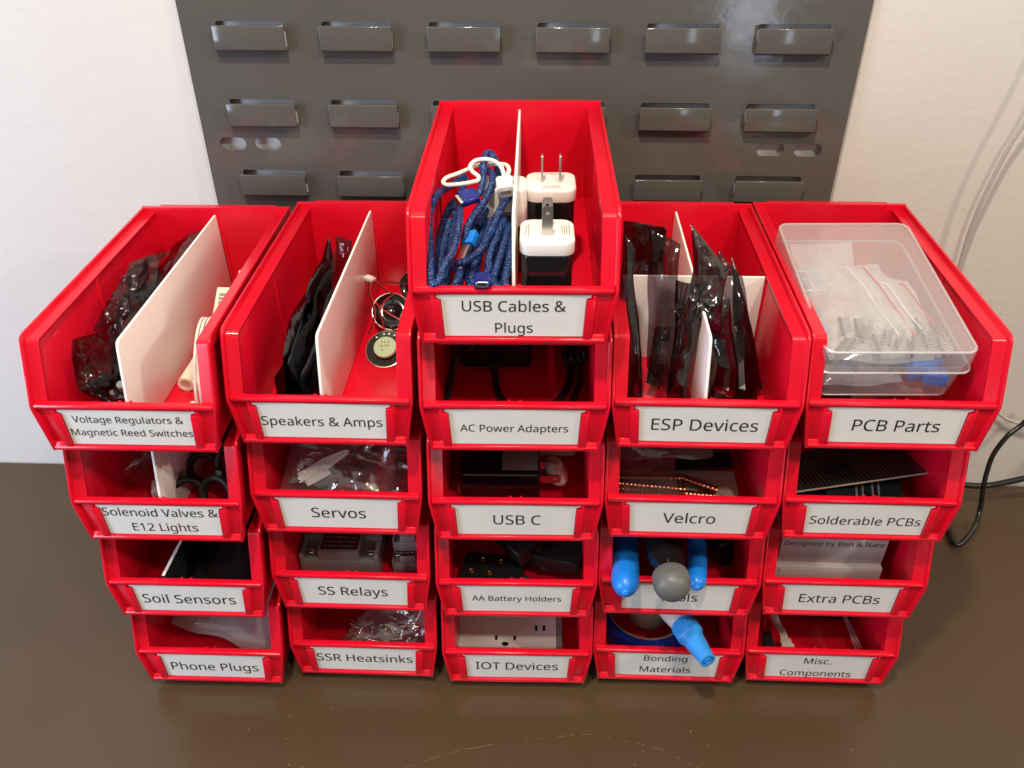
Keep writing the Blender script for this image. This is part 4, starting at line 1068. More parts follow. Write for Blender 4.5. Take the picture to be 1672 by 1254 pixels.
# ------------------------------------------------------------------ solenoid valves and lights
B = Bin(0, 2)
bag(B, 'clear_bag', 'crinkled clear bag at the back left of the solenoid valve bin', 'clear bag',
    [B.y(180, 796, -.030), B.y(250, 800, -.032), B.y(250, 722, -.006), B.y(184, 718, -.006)], .012, .008, 14, CLEAR, scale=75, n=36)
t = B.thing('valve', 'white plastic valve fitting showing left of the divider', 'valve', (-.012, -.056, .003))
m = B.mb(tr(-.0135, -.052, .014) @ rot('Z', 20)); m.box((-.013, -.008, -.006), (.013, .010, .006), .002); m.box((-.008, -.0095, -.011), (.008, .008, -.0055), .001); m.make('body', WHITE_GLOSS, t)
m = B.mb(tr(-.0135, -.052, .020)); m.lathe([(.0075, 0), (.0075, .010), (.006, .011)], 20); m.make('spout', WHITE_GLOSS, t)
for k, (px, py, yy, rx, tilt, lb) in enumerate([
    (333, 764, -.035, .0125, 8, 'black rubber ring standing tallest next to the divider'),
    (307, 806, -.062, .0125, 20, 'black rubber ring leaning on the divider nearest the lip'),
    (355, 806, -.066, .0140, -18, 'black rubber ring at the right, nearest the lip'),
    (377, 752, -.030, .0120, 30, 'black rubber ring pushed against the right wall'),
]):
    p = B.y(px, py, yy)
    X = tr(*p) @ rot('Z', tilt) @ rot('X', 62)
    t = B.thing('rubber_ring', lb, 'rubber ring', p, 'black rubber rings by the divider')
    m = B.mb(X); m.lathe([(rx + .0032 * cos(a), .0042 * sin(a)) for a in [2 * pi * q / 12 for q in range(12)]], 36, closed=True); m.make('ring', BLACK_RUBBER, t)
    m = B.mb(X); m.box((-.0035, rx + .001, -.002), (.0035, rx + .007, .002), .0008); m.make('tab', BLACK_RUBBER, t)

# ------------------------------------------------------------------ soil sensors
B = Bin(0, 1)
p0, p1 = B.y(243, 952, -.088), B.y(272, 886, -.02)
t = B.thing('sensor_board', 'dark sensor board on edge with a white rim, left of the black pouch', 'sensor board', (-.03, -.085, .003))
m = B.mb()
xa, xb = -.022, -.006
m.hexa([(xa - .0008, -.088, .0026), (xa + .0008, -.088, .0026), (xb + .0008, .06, .0026), (xb - .0008, .06, .0026),
        (xa + .0002 - .0008, -.088, .040), (xa + .001, -.088, .040), (xb + .0058, .06, .070), (xb + .004, .06, .070)])
m.make('board', PCB_DARK, t)
m = B.mb(); m.hexa([(xa - .0011, -.0885, .0405), (xa + .0014, -.0885, .0405), (xb + .0062, .0605, .0705), (xb + .0037, .0605, .0705),
                     (xa - .0011, -.0885, .0413), (xa + .0014, -.0885, .0413), (xb + .0062, .0605, .0713), (xb + .0037, .0605, .0713)]); m.make('rim', BOARD_EDGE, t)
m = B.mb()
for q in range(10):
    f = q / 10
    x = xa + (xb - xa) * f - .0012; y = -.085 + .14 * f
    m.box((x - .0006, y, .030 + .02 * f), (x + .0002, y + .007, .032 + .02 * f))
m.make('pin_row', BRASS, t)
bag(B, 'black_pouch', 'flat black pouch filling the right of the soil sensor bin', 'pouch',
    [(-.016, -.086, .008), (.056, -.084, .010), (.057, .050, .040), (-.004, .050, .036)], .010, .004, 21, mat('black pouch film', (.008, .008, .009), .22), scale=30)
bag(B, 'black_pouch', 'black pouch standing at the back of the soil sensor bin', 'pouch',
    [(-.010, .010, .030), (.052, .010, .034), (.054, .070, .085), (-.004, .070, .084)], .008, .004, 23, mat('black bag film', (.010, .010, .011), .25), scale=30)

# ------------------------------------------------------------------ phone plugs
B = Bin(0, 0)
m = B.mb()
pouch(m, [(-.053, -.056, .030), (.054, -.084, .014), (.057, .03, .055), (-.050, .03, .062)], .008, .0045, 31, scale=38, ragged=.008)
m.make('milky_bag', MILKY, sharp=False, label='milky translucent bag sagging in the phone plug bin', cat='plastic bag')

# ------------------------------------------------------------------ speakers and amps
B = Bin(1, 3)
g = 'dark antistatic bags leaning in the speaker bin'
for k, (x0, x1, y0, y1, z0, z1, lean, lb) in enumerate([
    (-.046, -.030, -.078, .030, .010, .070, .012, 'dark antistatic bag leftmost in the speaker bin, pointed corner by the wall'),
    (-.038, -.026, -.080, .060, .008, .088, .010, 'dark antistatic bag with a zigzag sealed top'),
    (-.030, -.018, -.082, .050, .006, .084, .010, 'dark antistatic bag standing tall with a crinkled bright top'),
    (-.022, -.013, -.084, .012, .005, .070, .008, 'black flat bag near the middle of the speaker bin'),
]):
    bag(B, 'antistatic_bag', lb, 'antistatic bag', [(x0 + .010, y0, z0), (x0 + .014, y1, z0 + .004), (x1 + lean * .4, y1 + .012, z1 + .004), (x1 - lean, y0 + .014, z1 - .030)], .0035, (.0028, .0042, .0042, .0028)[k], 40 + k * 3, SMOKE if k == 2 else DARKBAG, g, scale=55, n=34)
bag(B, 'clear_bag', 'glossy see-through bag leaning on the divider of the speaker bin', 'clear bag',
    [(-.022, -.084, .006), (-.006, .020, .008), (-.004, .020, .066), (-.010, -.070, .046)], .003, .0022, 55, SMOKE, scale=55)
bag(B, 'antistatic_bag', 'small dark antistatic bag behind the divider top', 'antistatic bag',
    [(-.020, .060, .030), (-.006, .055, .030), (-.005, .082, .085), (-.022, .090, .082)], .002, .002, 58, SMOKE, scale=60)
def board(B, name, label, cat, c, size, ax, material=PCB_DARK, group=None):
    t = B.thing(name, label, cat, c, group)
    m = B.mb(tr(*c) @ ax); m.box((-size[0] / 2, -size[1] / 2, -.0008), (size[0] / 2, size[1] / 2, .0008)); m.make('board', material, t)
    m = B.mb(tr(*c) @ ax)
    r = random.Random(int(c[1] * 9999))
    for q in range(9):
        x, y = r.uniform(-.4, .4) * size[0], r.uniform(-.4, .4) * size[1]
        w, h = r.uniform(.001, .004), r.uniform(.001, .004)
        m.box((x - w, y - h, .0009), (x + w, y + h, .0009 + r.uniform(.0008, .0025)))
    m.make('chips', BLACK, t)
    return t
board(B, 'amplifier_board', 'dark amplifier board inside the flat black bag', 'circuit board', (-.024, -.030, .038), (.075, .045), rot('Z', 90) @ rot('X', 78) @ rot('Z', 8))
def speaker(cx, cy, z, r, tip, label, back):
    X = tr(cx, cy, z) @ tip
    t = B.thing('small_speaker', label, 'speaker', (cx, cy, z - .004), 'small round speakers in the speaker bin')
    m = B.mb(X)
    m.lathe([(r * .99, -.0030), (r, -.0022), (r, .0002), (r * .985, .0010), (r * .955, .0011), (r * .95, .0004), (r * .95, -.0020)], 48); m.make('rim', mat('pale brass rim', (.62, .54, .36), .28, metal=.8) if back else STEEL, t)
    if back:
        m = B.mb(X); m.lathe([(r * .945, .0003), (r * .60, .0005), (r * .58, .0030)], 40); m.make('felt', GASKET_FELT, t)
        m = B.mb(X); m.lathe([(r * .56, .0005), (r * .56, .0046), (r * .53, .0052), (r * .10, .0053)], 40); mg = m.make('magnet', STICKER, t)
        m = B.mb(X)
        for q, (x, y) in enumerate([(-.004, .001), (-.0022, .001), (.0005, .001), (.0026, .001), (-.003, .0045), (0, .0045), (.003, .0045), (-.002, -.003)]):
            m.box((x - .0006, y - .0009, .0054), (x + .0006, y + .0009, .00545))
        m.make('print', GREY_INK, mg)
        for a in (62, 82, 100, 128):
            m = B.mb(X @ rot('Z', a)); m.sphere((r * .80, 0, .0012), .0016, sc=(1, .8, .6)); m.make('solder_joint', STEEL, t)
        m = B.mb(X @ rot('Z', 92)); m.box((r * .58, -.0065, .0004), (r * .92, .0065, .0012)); m.make('terminal_strip', PCB_GREEN, t)
    else:
        m = B.mb(X); m.lathe([(r * .945, .0008), (r * .86, .0024), (r * .76, .0014), (r * .50, .0009), (r * .40, .0014), (r * .30, .0026), (r * .15, .0034), (.0002, .0036)], 44); m.make('cone', BLACK_GLOSS, t)
    return t
p = B.z(627, 572, .010)
speaker(p.x + .002, p.y, .011, .0182, rot('Y', -4) @ rot('X', 30), 'small speaker showing its pale green round magnet', True)
p = B.z(640, 512, .017)
speaker(p.x, p.y, .019, .0182, rot('X', 40) @ rot('Y', 10), 'small glossy black speaker cone behind the other speaker', False)
p = B.z(662, 478, .016)
speaker(p.x + .006, p.y + .012, .018, .0140, rot('X', 55) @ rot('Y', -14), 'small black speaker farthest back, mostly hidden by the bin wall', False)
t = B.thing('speaker_wires', 'thin red and black wires with a white connector over the speakers', 'wires', B.z(605, 545, .006))
def wz(px, py, z): return B.z(px, py, z)
red1 = [wz(606, 460, .044), wz(604, 476, .040), wz(610, 495, .034), wz(613, 515, .028), wz(610, 533, .022), wz(604, 546, .016)]
red2 = [wz(609, 459, .044), wz(622, 466, .040), wz(638, 478, .034), wz(652, 482, .032), wz(664, 492, .030)]
red3 = [wz(642, 481, .034), wz(628, 492, .032), wz(621, 505, .030), wz(624, 520, .026), wz(628, 541, .016)]
red4 = [wz(612, 492, .034), wz(622, 503, .032), wz(640, 515, .028), wz(660, 526, .024)]
red5 = [wz(608, 458, .044), wz(618, 459, .042), wz(640, 461, .038), wz(664, 464, .036)]
m = B.mb()
for q in (red1, red2, red3, red4, red5): m.tube(q, .00058, 6, sub=6)
m.make('red_wire', WIRE_RED, t)
m = B.mb()
for q in (red1, red2, red5): m.tube([Vector(v) + Vector((-.0012, -.0004, .0006)) for v in q], .00058, 6, sub=6)
m.tube([wz(612, 500, .034), wz(620, 515, .028), wz(632, 530, .022), wz(648, 543, .014)], .0005, 6, sub=6)
m.make('black_wire', WIRE_BLACK, t)
F = tr(*wz(603, 455, .045)) @ rot('Z', -35)
m = B.mb(F); m.box((-.0042, -.0028, -.002), (.0042, .0028, .0022), .0004); m.box((.0040, -.0034, -.001), (.0052, .0034, .001)); m.make('connector', WHITE_GLOSS, t)

# ------------------------------------------------------------------ servos
B = Bin(1, 2)
bag(B, 'clear_bag', 'large clear bag with bright creases in the servo bin', 'clear bag',
    [(-.052, -.085, .020), (.044, -.086, .018), (.040, .000, .076), (-.048, .000, .078)], .016, .0065, 61, CLEAR, scale=48, n=40)
bag(B, 'clear_bag', 'smaller clear bag at the right of the servo bin', 'clear bag',
    [(.026, -.088, .010), (.056, -.086, .010), (.057, -.02, .052), (.030, -.01, .056)], .008, .005, 64, CLEAR, scale=60)
t = B.thing('servo_horn', 'white servo arm with a row of small holes, seen through the clear bag', 'servo arm', B.y(505, 785, -.062))
a0, a1 = B.y(497, 776, -.066), B.y(566, 738, -.048)
F = B.M @ frame_from(a0, a1 - a0, (.1, -.7, .7)); L = (a1 - a0).length
m = MB(F)
out = [(-.004, -.0042), (L * .55, -.0050), (L, -.0024), (L + .003, 0), (L, .0024), (L * .55, .0050), (-.004, .0042), (-.006, 0)]
m.prism(out, -.001, .001, 'xy'); m.box((-.002, -.010, -.0012), (L * .5, -.0045, .0008)); m.make('arm', WHITE_GLOSS, t, bevel=.0004)
m = MB(F)
for q in range(6): m.lathe([(.0008, .00102), (.0001, .00108)], 8, tr(L * .50 + q * L * .085, 0, 0))
m.make('holes', GREY_INK, t)
for k, (x, y, a, lb) in enumerate([(-.030, -.045, 20, 'dark servo motor at the left behind the clear bag'), (.012, -.02, -10, 'dark servo motor at the middle back of its bin'), (.043, -.015, 8, 'black servo motor at the right back corner')]):
    X = tr(x, y, .003) @ rot('Z', a)
    t = B.thing('servo_motor', lb, 'servo motor', (x, y, .003), 'servo motors in the bag')
    m = B.mb(X); m.box((-.011, -.006, 0), (.011, .006, .026), .001); m.make('case', BLACK if k else mat('dark blue translucent case', (.01, .012, .05), .2), t)
    m = B.mb(X); m.box((-.016, -.006, .017), (.016, .006, .0195), .0004); m.make('flange', BLACK, t)
    m = B.mb(X); m.tube([(.010, 0, .004), (.018, -.004, .010), (.012, -.016, .022), (-.004, -.020, .030)], .0009, 6); m.make('lead', WIRE_RED if k != 1 else COPPER, t)

# ------------------------------------------------------------------ solid state relays
B = Bin(1, 1)
def relay(X, label, s=(.074, .052, .030)):
    a, d, h = s
    t = B.thing('relay_block', label, 'relay', X.translation, 'grey relay blocks')
    m = B.mb(X); m.box((0, 0, 0), (a, d, h * .62), .001)
    m.box((a * .24, .001, h * .5), (a * .76, d, h), .001)
    for x0, x1 in ((0, .06), (.94, 1.0)): m.box((a * x0, 0, h * .6), (a * x1, d, h * .84), .0006)
    for x0, x1 in ((.0, .24), (.76, 1.0)): m.box((a * x0, d * .42, h * .6), (a * x1, d * .58, h * .95), .0006)
    m.make('housing', GREY_PL, t)
    m = B.mb(X); m.box((a * .27, .004, h), (a * .73, d * .92, h + .0006)); cv = m.make('label_plate', mat('dark red label foil', (.07, .014, .016), .3), t)
    m = B.mb(X)
    r = random.Random(5)
    for q in range(7):
        x = a * .30
        while x < a * .70:
            w = r.uniform(.001, .004); m.box((x, .007 + q * .0055, h + .0006), (x + w, .0085 + q * .0055, h + .0007)); x += w + .0012
    m.make('print', GREY_INK, cv)
    for x in (.12, .88):
        for y in (.22, .78):
            m = B.mb(X @ tr(a * x, d * y, h * .62)); m.lathe([(.0042, 0), (.0042, .0020), (.0036, .0026)], 16); m.box((-.0034, -.0004, .0026), (.0034, .0004, .0029)); m.make('screw', STEEL, t)
    return t
p = B.y(489, 915, -.062)
relay(tr(p.x, -.062, .0028), 'grey relay block with a dark label plate, nearest the lip')
relay(tr(.028, -.058, .0028) @ rot('Z', 4), 'grey relay block lowest at the right of its bin', (.029, .060, .018))
relay(tr(.029, -.050, .0235) @ rot('Z', 2), 'grey relay block stacked on another at the right', (.028, .060, .018))

# ------------------------------------------------------------------ heatsinks
B = Bin(1, 0)
t = B.thing('heatsink', 'black finned heatsink at the back of the heatsink bin', 'heatsink', (.0, .02, .003))
m = B.mb(); m.box((-.022, -.012, .0028), (.046, .060, .010)); m.make('plate', BLACK, t)
for k in range(8):
    m = B.mb(); x = -.022 + k * .0093; m.box((x, -.012, .0098), (x + .0030, .060, .052), .0004); m.make('fin', BLACK, t)
bag(B, 'screw_bag', 'clear bag of small screws slumped toward the right in the heatsink bin', 'screw bag',
    [(-.040, -.086, .006), (.054, -.087, .014), (.056, -.012, .062), (.006, -.030, .046)], .009, .005, 71, CLEAR, scale=55)
r = random.Random(11)
for k in range(40):
    x = r.uniform(-.020, .048); y = r.uniform(-.076, -.052)
    z = .008 + max(0, (x + .01)) * .25 + r.uniform(0, .010)
    X = tr(x, y, z) @ rot('Z', r.uniform(0, 360)) @ rot('X', r.uniform(40, 120))
    t = B.thing('screw', 'small silver screw in the clear bag', 'screw', (x, y, z), 'loose screws in the clear bag')
    m = B.mb(X); m.lathe([(.0024, 0), (.0024, .0012), (.0013, .0016), (.0012, .0090), (.0004, .0096)], 10); m.make('shank', STEEL if k % 4 else BRASS, t)
# ------------------------------------------------------------------ AC power adapters
B = Bin(2, 3)
t = B.thing('power_adapter', 'black brick power adapter at the back of its bin with a cord from its front', 'power adapter', (.0, .01, .003))
p0, p1 = B.z(753, 602, .003), B.z(868, 600, .003)
m = B.mb(); m.box((p0.x, p0.y, .0030), (p1.x, p0.y + .085, .034), .005, 3); m.make('case', BLACK, t)
q = B.z(808, 600, .004)
m = B.mb(tr(q.x, p0.y, .014) @ rot('X', 90)); m.lathe([(.0058, -.001), (.0055, .003), (.0045, .003), (.0045, .005), (.0052, .005), (.0050, .008), (.0042, .008), (.0042, .010), (.0046, .010), (.0040, .014)], 16); m.make('strain_relief', BLACK_RUBBER, t)
m = B.mb(); m.tube([(q.x, p0.y - .012, .014), B.z(809, 622, .008), B.z(813, 640, .005), B.z(822, 655, .0048), B.z(836, 668, .0048), B.z(856, 676, .0048), B.z(880, 672, .0048), B.z(897, 664, .0048), B.z(915, 650, .005), B.z(929, 625, .007), B.z(930, 600, .012), B.z(922, 580, .020), (.045, .02, .030), (.03, .06, .042), (0, .07, .045), (-.03, .05, .046), (-.034, .0, .035), B.z(747, 585, .020), B.z(735, 620, .010), B.z(729, 650, .006), B.z(733, 676, .005)], .0029, 10, sub=8)
m.make('cord', WIRE_BLACK, t)
t = B.thing('loose_cable', 'loose loop of black cord at the right of the adapter bin', 'cord', B.z(940, 640, .003))
m = B.mb(); m.tube([B.z(930, 668, .005), B.z(938, 650, .006), B.z(946, 625, .010), B.z(943, 600, .016), B.z(932, 585, .024), (.047, .0, .028), B.z(948, 590, .020), B.z(955, 580, .026), B.z(950, 566, .03), (.045, .05, .04), (.03, .09, .05)], .0029, 10, sub=8)
m.make('cord', WIRE_BLACK, t)
t = B.thing('power_adapter', 'second black power adapter in the dark at the far back of its bin', 'power adapter', (.02, .1, .003))
m = B.mb(); m.box((-.045, .092, .0030), (.030, .135, .050), .005, 3); m.make('case', BLACK, t)

# ------------------------------------------------------------------ USB C chargers
B = Bin(2, 2)
p0, p1 = B.y(748, 772, -.056), B.y(882, 778, -.056)
t = B.thing('wall_charger', 'long shiny black charger lying on its side with prongs to the right', 'wall charger', (0, -.056, .003))
zt = (p0.z + p1.z) / 2
X = tr(p0.x, -.056, .0030)
L = p1.x - p0.x; H = zt - .003
m = B.mb(X); m.box((0, 0, 0), (L, .042, H), .0035, 3); bd = m.make('body', BLACK_GLOSS, t)
m = B.mb(X); m.box((L * .53, .006, H), (L * .97, .036, H + .0003)); m.make('label_plate', mat('grey label plate', (.20, .19, .17), .5), bd)
m = B.mb(X); m.prism(rounded_rect(L * .23, .010, L * .46, .0165, .0026), H - .0001, H + .0002, bev=0); m.prism(rounded_rect(L * .25, .0115, L * .44, .015, .0016), H + .0001, H + .0004); m.make('socket', BLACK, bd)
for k, dy in enumerate((.012, .030)):
    prof = [(0, -.0040), (.0155, -.0040), (.0172, -.0028), (.0172, .0028), (.0155, .0040), (0, .0040)]
    hole = [(.0125 + .0016 * cos(2 * pi * q / 10), .0016 * sin(2 * pi * q / 10)) for q in range(10)]
    me = sheet_poly([prof, hole], .0015)
    m = B.mb(); me.transform(B.M @ X @ tr(L - .0002, dy - .004, H * .62)); m.bm.from_mesh(me); bpy.data.meshes.remove(me)
    m.make('prong', STEEL, t, bevel=.0003)
p = B.y(915, 765, -.030)
t = B.thing('earbud_case', 'white rounded charging tip behind the charger prongs', 'charging tip', p)
X = tr(p.x - .004, -.028, p.z - .004) @ rot('Y', 30) @ rot('X', 75)
m = B.mb(X); m.lathe([(.0085, -.012), (.0095, -.011), (.0100, 0), (.0090, .012), (.006, .019), (.002, .021)], 24, Matrix.Diagonal((1.15, .8, 1, 1))); m.make('shell', WHITE_GLOSS, t)
m = B.mb(X); m.lathe([(.0072, -.0122), (.0002, -.0121)], 20, Matrix.Diagonal((1.15, .8, 1, 1))); m.make('opening', GREY_PL, t)
p = B.y(940, 816, -.078)
t = B.thing('usb_adapter', 'tiny white adapter lying by the right wall of the charger bin', 'usb adapter', p)
m = B.mb(tr(p.x, -.078, .003) @ rot('Z', 10)); m.box((-.007, -.009, 0), (.006, .012, .009), .002); a = m.make('shell', WHITE_GLOSS, t)
m = B.mb(tr(p.x, -.078, .003) @ rot('Z', 10)); m.box((-.004, -.0092, .003), (.003, -.0088, .006)); m.make('mouth', GREY_PL, a)
t = B.thing('wall_charger', 'white charger lying behind the long shiny black charger', 'wall charger', (.02, .02, .003))
m = B.mb(tr(.022, .000, .003)); m.box((-.018, 0, 0), (.032, .040, .034), .006, 3); m.make('body', WHITE_GLOSS, t)
t = B.thing('wall_charger', 'flat pale charger lying under the long shiny black charger', 'wall charger', (-.03, -.06, .003))
m = B.mb(); m.box((-.052, -.050, .0027), (-.036, -.004, .012), .003); m.make('body', WHITE_GLOSS, t)
t = B.thing('wall_charger', 'black charger block behind the left end of the shiny one', 'wall charger', (-.03, .0, .003))
m = B.mb(); m.box((-.045, -.006, .0028), (-.002, .040, .042), .004, 3); m.make('body', BLACK_GLOSS, t)

# ------------------------------------------------------------------ battery holders
B = Bin(2, 1)
def holder(X, L, label, spring=False):
    """two cell tray lying on its open face, riveted back upward"""
    t = B.thing('battery_holder', label, 'battery holder', X.translation, 'black battery holders with brass rivets')
    m = B.mb(X)
    m.box((0, 0, .0138), (L, .031, .0160)); m.box((0, 0, 0), (L, .0020, .0140)); m.box((0, .029, 0), (L, .031, .0140))
    m.box((0, .0019, 0), (.0025, .0291, .0140)); m.box((L - .0025, .0019, 0), (L, .0291, .0140)); m.box((.004, .0145, .004), (L - .004, .0165, .0140))
    m.make('tray', BLACK, t, bevel=.0004)
    for x in (.009, .026):
        for y in (.0080, .0230):
            m = B.mb(X @ tr(x if y < .015 else x + .008, y, .0160)); m.lathe([(.0027, -.0004), (.0026, .0005), (.0017, .0009), (.0012, .0003), (.0003, .0002)], 16); m.make('rivet', BRASS, t)
    if spring:
        m = B.mb(X)
        pts = [(L + .0010 * q / 6.3, .0100 + .0042 * cos(q), .009 + .0042 * sin(q)) for q in [a * .6 for a in range(60)]]
        m.tube(pts, .0005, 6, sub=2); m.make('spring', STEEL, t)
    return t
holder(tr(-.052, -.070, .0032) @ rot('Z', -8), .056, 'black battery holder lying flat at the left with a coil spring at its end', True)
holder(tr(-.008, -.052, .021) @ rot('Z', -16) @ rot('X', 6), .066, 'black battery holder slanting across the right of its bin')
holder(tr(-.034, -.020, .030) @ rot('Z', -52) @ rot('X', 8), .060, 'black battery holder lying crosswise on top of the others')
holder(tr(-.048, .020, .0032) @ rot('Z', 4), .070, 'black battery holder in the dark at the back of its bin')
t = B.thing('battery_lead', 'thin red and black battery lead curled over the black holders', 'wire', (.03, -.05, .01))
m = B.mb(); m.tube([(.010, -.050, .030), (.024, -.058, .024), (.040, -.050, .022), (.048, -.030, .026), (.040, -.010, .034)], .0007, 6); m.make('red_wire', WIRE_RED, t)
m = B.mb(); m.tube([(.012, -.052, .028), (.026, -.062, .020), (.043, -.052, .018), (.051, -.030, .024), (.044, -.010, .032)], .0007, 6); m.make('black_wire', WIRE_BLACK, t)

# ------------------------------------------------------------------ IOT devices
B = Bin(2, 0)
a0 = B.y(750, 1034, -.048); a1 = B.y(908, 1034, -.048)
t = B.thing('smart_plug', 'white smart plug with power outlet slots facing up and forward', 'smart plug', (0, -.05, .003))
Lx = a1.x - a0.x
X = tr(a0.x, -.066, .0032)
m = B.mb(X)
prof = [(0, 0), (0, .006), (.016, a0.z - .0032), (.030, a0.z + .0055), (.095, a0.z + .0045), (.095, 0)]
m.prism(prof, 0, Lx, 'yz', bev=.0016); bd = m.make('case', WHITE_GLOSS, t)
m = B.mb(X); m.prism([(y + .0012, z + .0003) for y, z in prof], Lx + .0002, Lx + .0058, 'yz', bev=.001); m.make('end_band', GREY_PL, t)
# outlet slots lie on the sloping face
s0 = Vector((0, .0, .006)); s1 = Vector((0, .016, a0.z - .0032)); s2 = Vector((0, .030, a0.z + .0055))
up = (s1 - s0).normalized(); nz = Vector((1, 0, 0)).cross(up)
F = B.M @ X @ frame_from(s0, (1, 0, 0), nz)
m = MB(F); h = (s1 - s0).length
for fx in (.385, .575): m.box((Lx * fx - .0013, h * .60, -.0004), (Lx * fx + .0013, h * .60 + .0085, .0002))
m.make('outlet_slot', BLACK, bd)
m = MB(F); m.prism([(Lx * .48 + .0034 * cos(a), h * .28 + .0034 * min(.75, sin(a))) for a in [2 * pi * q / 20 for q in range(20)]], -.0004, .0002); m.make('earth_hole', BLACK, bd)
up2 = (s2 - s1).normalized(); n2 = Vector((1, 0, 0)).cross(up2)
F = B.M @ X @ frame_from(s1, (1, 0, 0), n2); h2 = (s2 - s1).length
m = MB(F)
for fx in (.795, .875): m.box((Lx * fx - .0014, h2 * .30, -.0004), (Lx * fx + .0014, h2 * .30 + .0055, .0002))
m.make('small_slot', BLACK, bd)

# ------------------------------------------------------------------ ESP devices
B = Bin(3, 3)
m = B.mb(); m.prism([(-.0580, .0035), (.0580, .0035), (.0578, .0835), (-.0578, .0835)], .0185, .0207, 'xz', bev=.0004)
dv = m.make('divider', WHITE, BINS[(3, 3)], label='white plastic divider standing crosswise in the bin')
g = 'tall antistatic bags in the middle right bin'
def Q(*c): return [B.y(*q) for q in c]
spec = [
 ('dark antistatic bag squeezed against the left wall of its bin', Q((1023, 657, -.056), (1049, 657, -.050), (1037, 405, -.010), (1018, 380, -.006)), .004, .0030, 81, DARKBAG, None),
 ('wrinkled black bag with a crinkled top rising at the back left', [(-.054, .030, .010), (-.022, .026, .010), tuple(B.y(1088, 372, .030)), tuple(B.y(1018, 366, .034))], .005, .0045, 84, DARKBAG, None),
 ('large shiny bag left of the divider with bright creases and red reflections', Q((1056, 600, -.045), (1094, 650, -.056), (1114, 408, -.012), (1062, 374, -.004)), .006, .0050, 87, SMOKE, (.75, .55, .22)),
 ('dark bag folded over the top of the divider', Q((1088, 655, -.052), (1122, 660, -.060), (1146, 466, -.030), (1104, 452, -.020)), .004, .0042, 90, DARKBAG, (.3, .7, .2)),
 ('pointed dark bag standing tallest right of the divider', Q((1122, 520, -.040), (1182, 545, -.036), (1186, 436, -.014), (1126, 366, -.008)), .004, .0045, 93, DARKBAG, (.25, .3, .25)),
 ('dark bag in the middle right, its side ribbed by header pins', Q((1164, 640, -.050), (1208, 660, -.050), (1192, 486, -.024), (1152, 492, -.030)), .004, .0030, 96, DARKBAG, None),
 ('dark bag with a red glow at its foot, second from the right wall', Q((1200, 655, -.050), (1238, 662, -.046), (1212, 450, -.008), (1172, 404, -.004)), .004, .0030, 99, SMOKE, None),
 ('dark bag farthest right, bowing toward the wall', Q((1216, 660, -.046), (1246, 640, -.036), (1224, 500, -.004), (1190, 420, .004)), .0045, .0030, 102, DARKBAG, None),
]
for lb, c4, puff, amp, seed, mt, pin in spec:
    bag(B, 'antistatic_bag', lb, 'antistatic bag', c4, puff, amp, seed, mt, g, scale=48, n=40, pinch=pin, belly=.3)
for k, (x, y, z, a, lb) in enumerate([(-.026, -.036, .045, 62, 'teal circuit board inside the large shiny bag'), (-.049, -.035, .040, 78, 'dark circuit board in the leftmost antistatic bag'), (.018, -.044, .038, 70, 'dark circuit board with pins in the middle right bag'), (.031, -.042, .040, 75, 'dark circuit board in the bag with the red glow'), (.040, -.040, .040, 84, 'dark circuit board in the bag by the right wall')]):
    t = B.thing('development_board', lb, 'circuit board', (x, y, z), 'circuit boards in the antistatic bags')
    X = tr(x, y + .016, z - .014) @ rot('Z', a) @ rot('X', 82) @ rot('Z', 40 if k else 60)
    m = B.mb(X); m.box((-.024, -.013, -.0008), (.024, .013, .0008)); m.make('board', PCB_GREEN if k == 0 else PCB_DARK, t)
    m = B.mb(X); m.box((-.006, -.007, .0009), (.012, .007, .0035), .0004); m.make('chip', STEEL if k == 0 else GREY_PL, t)
    m = B.mb(X)
    for q in range(15):
        for s in (-1, 1): m.box((-.022 + q * .003, s * .0115 - .0004, -.0052), (-.0212 + q * .003, s * .0115 + .0004, -.0009))
    for s in (-1, 1): m.box((-.023, s * .0115 - .0013, -.0034), (.023, s * .0115 + .0013, -.0010))
    m.make('pin_header', BLACK, t)

# ------------------------------------------------------------------ hook and loop bin: pads, strips, spiral tubes
B = Bin(3, 2)
p = [B.z(1010, 820, .004), B.z(1206, 818, .004), B.z(1190, 764, .006), B.z(1010, 764, .006)]
t = B.thing('adhesive_sheet', 'milky sheet of round adhesive pads under the copper spirals', 'adhesive sheet', (0, -.06, .003))
m = B.mb(); m.hexa([(p[0].x - .01, -.090, .0028), (p[1].x, -.090, .0028), (p[2].x + .004, -.02, .0040), (p[3].x - .01, -.02, .0040),
                    (p[0].x - .01, -.090, .0036), (p[1].x, -.090, .0036), (p[2].x + .004, -.02, .0048), (p[3].x - .01, -.02, .0048)]); m.make('sheet', PAD, t)
m = B.mb()
for i in range(8):
    for j in range(5):
        x = -.050 + i * .0125; y = -.085 + j * .0125
        if x < p[1].x - .004: m.lathe([(.0050, .0036 + .0002 * j), (.0049, .0047 + .0002 * j), (.004, .0049 + .0002 * j)], 16, tr(x, y, 0))
m.make('pad', mat('round pad', (.42, .34, .30), .35), t)
g = 'copper coloured spiral tubes'
def spiral(p0, p1, r, label, mt=COPPER):
    t = B.thing('spiral_tube', label, 'spiral tube', (Vector(p0) + Vector(p1)) / 2, g)
    d = Vector(p1) - Vector(p0); L = d.length
    F = B.M @ frame_from(p0, d, (0, 0, 1)) @ rot('Y', 90)
    n = int(L / .0034)
    prof = []
    for k in range(n):
        z = L * k / n; s = L / n
        prof += [(r * .66, z), (r * .96, z + s * .12), (r, z + s * .45), (r * .96, z + s * .78), (r * .66, z + s * .90)]
    m = MB(F); m.lathe(prof, 20); m.make('coil', mt, t)
spiral(B.z(1000, 797, .010), B.z(1169, 811, .008), .0042, 'copper spiral tube lying longest, nearest the lip')
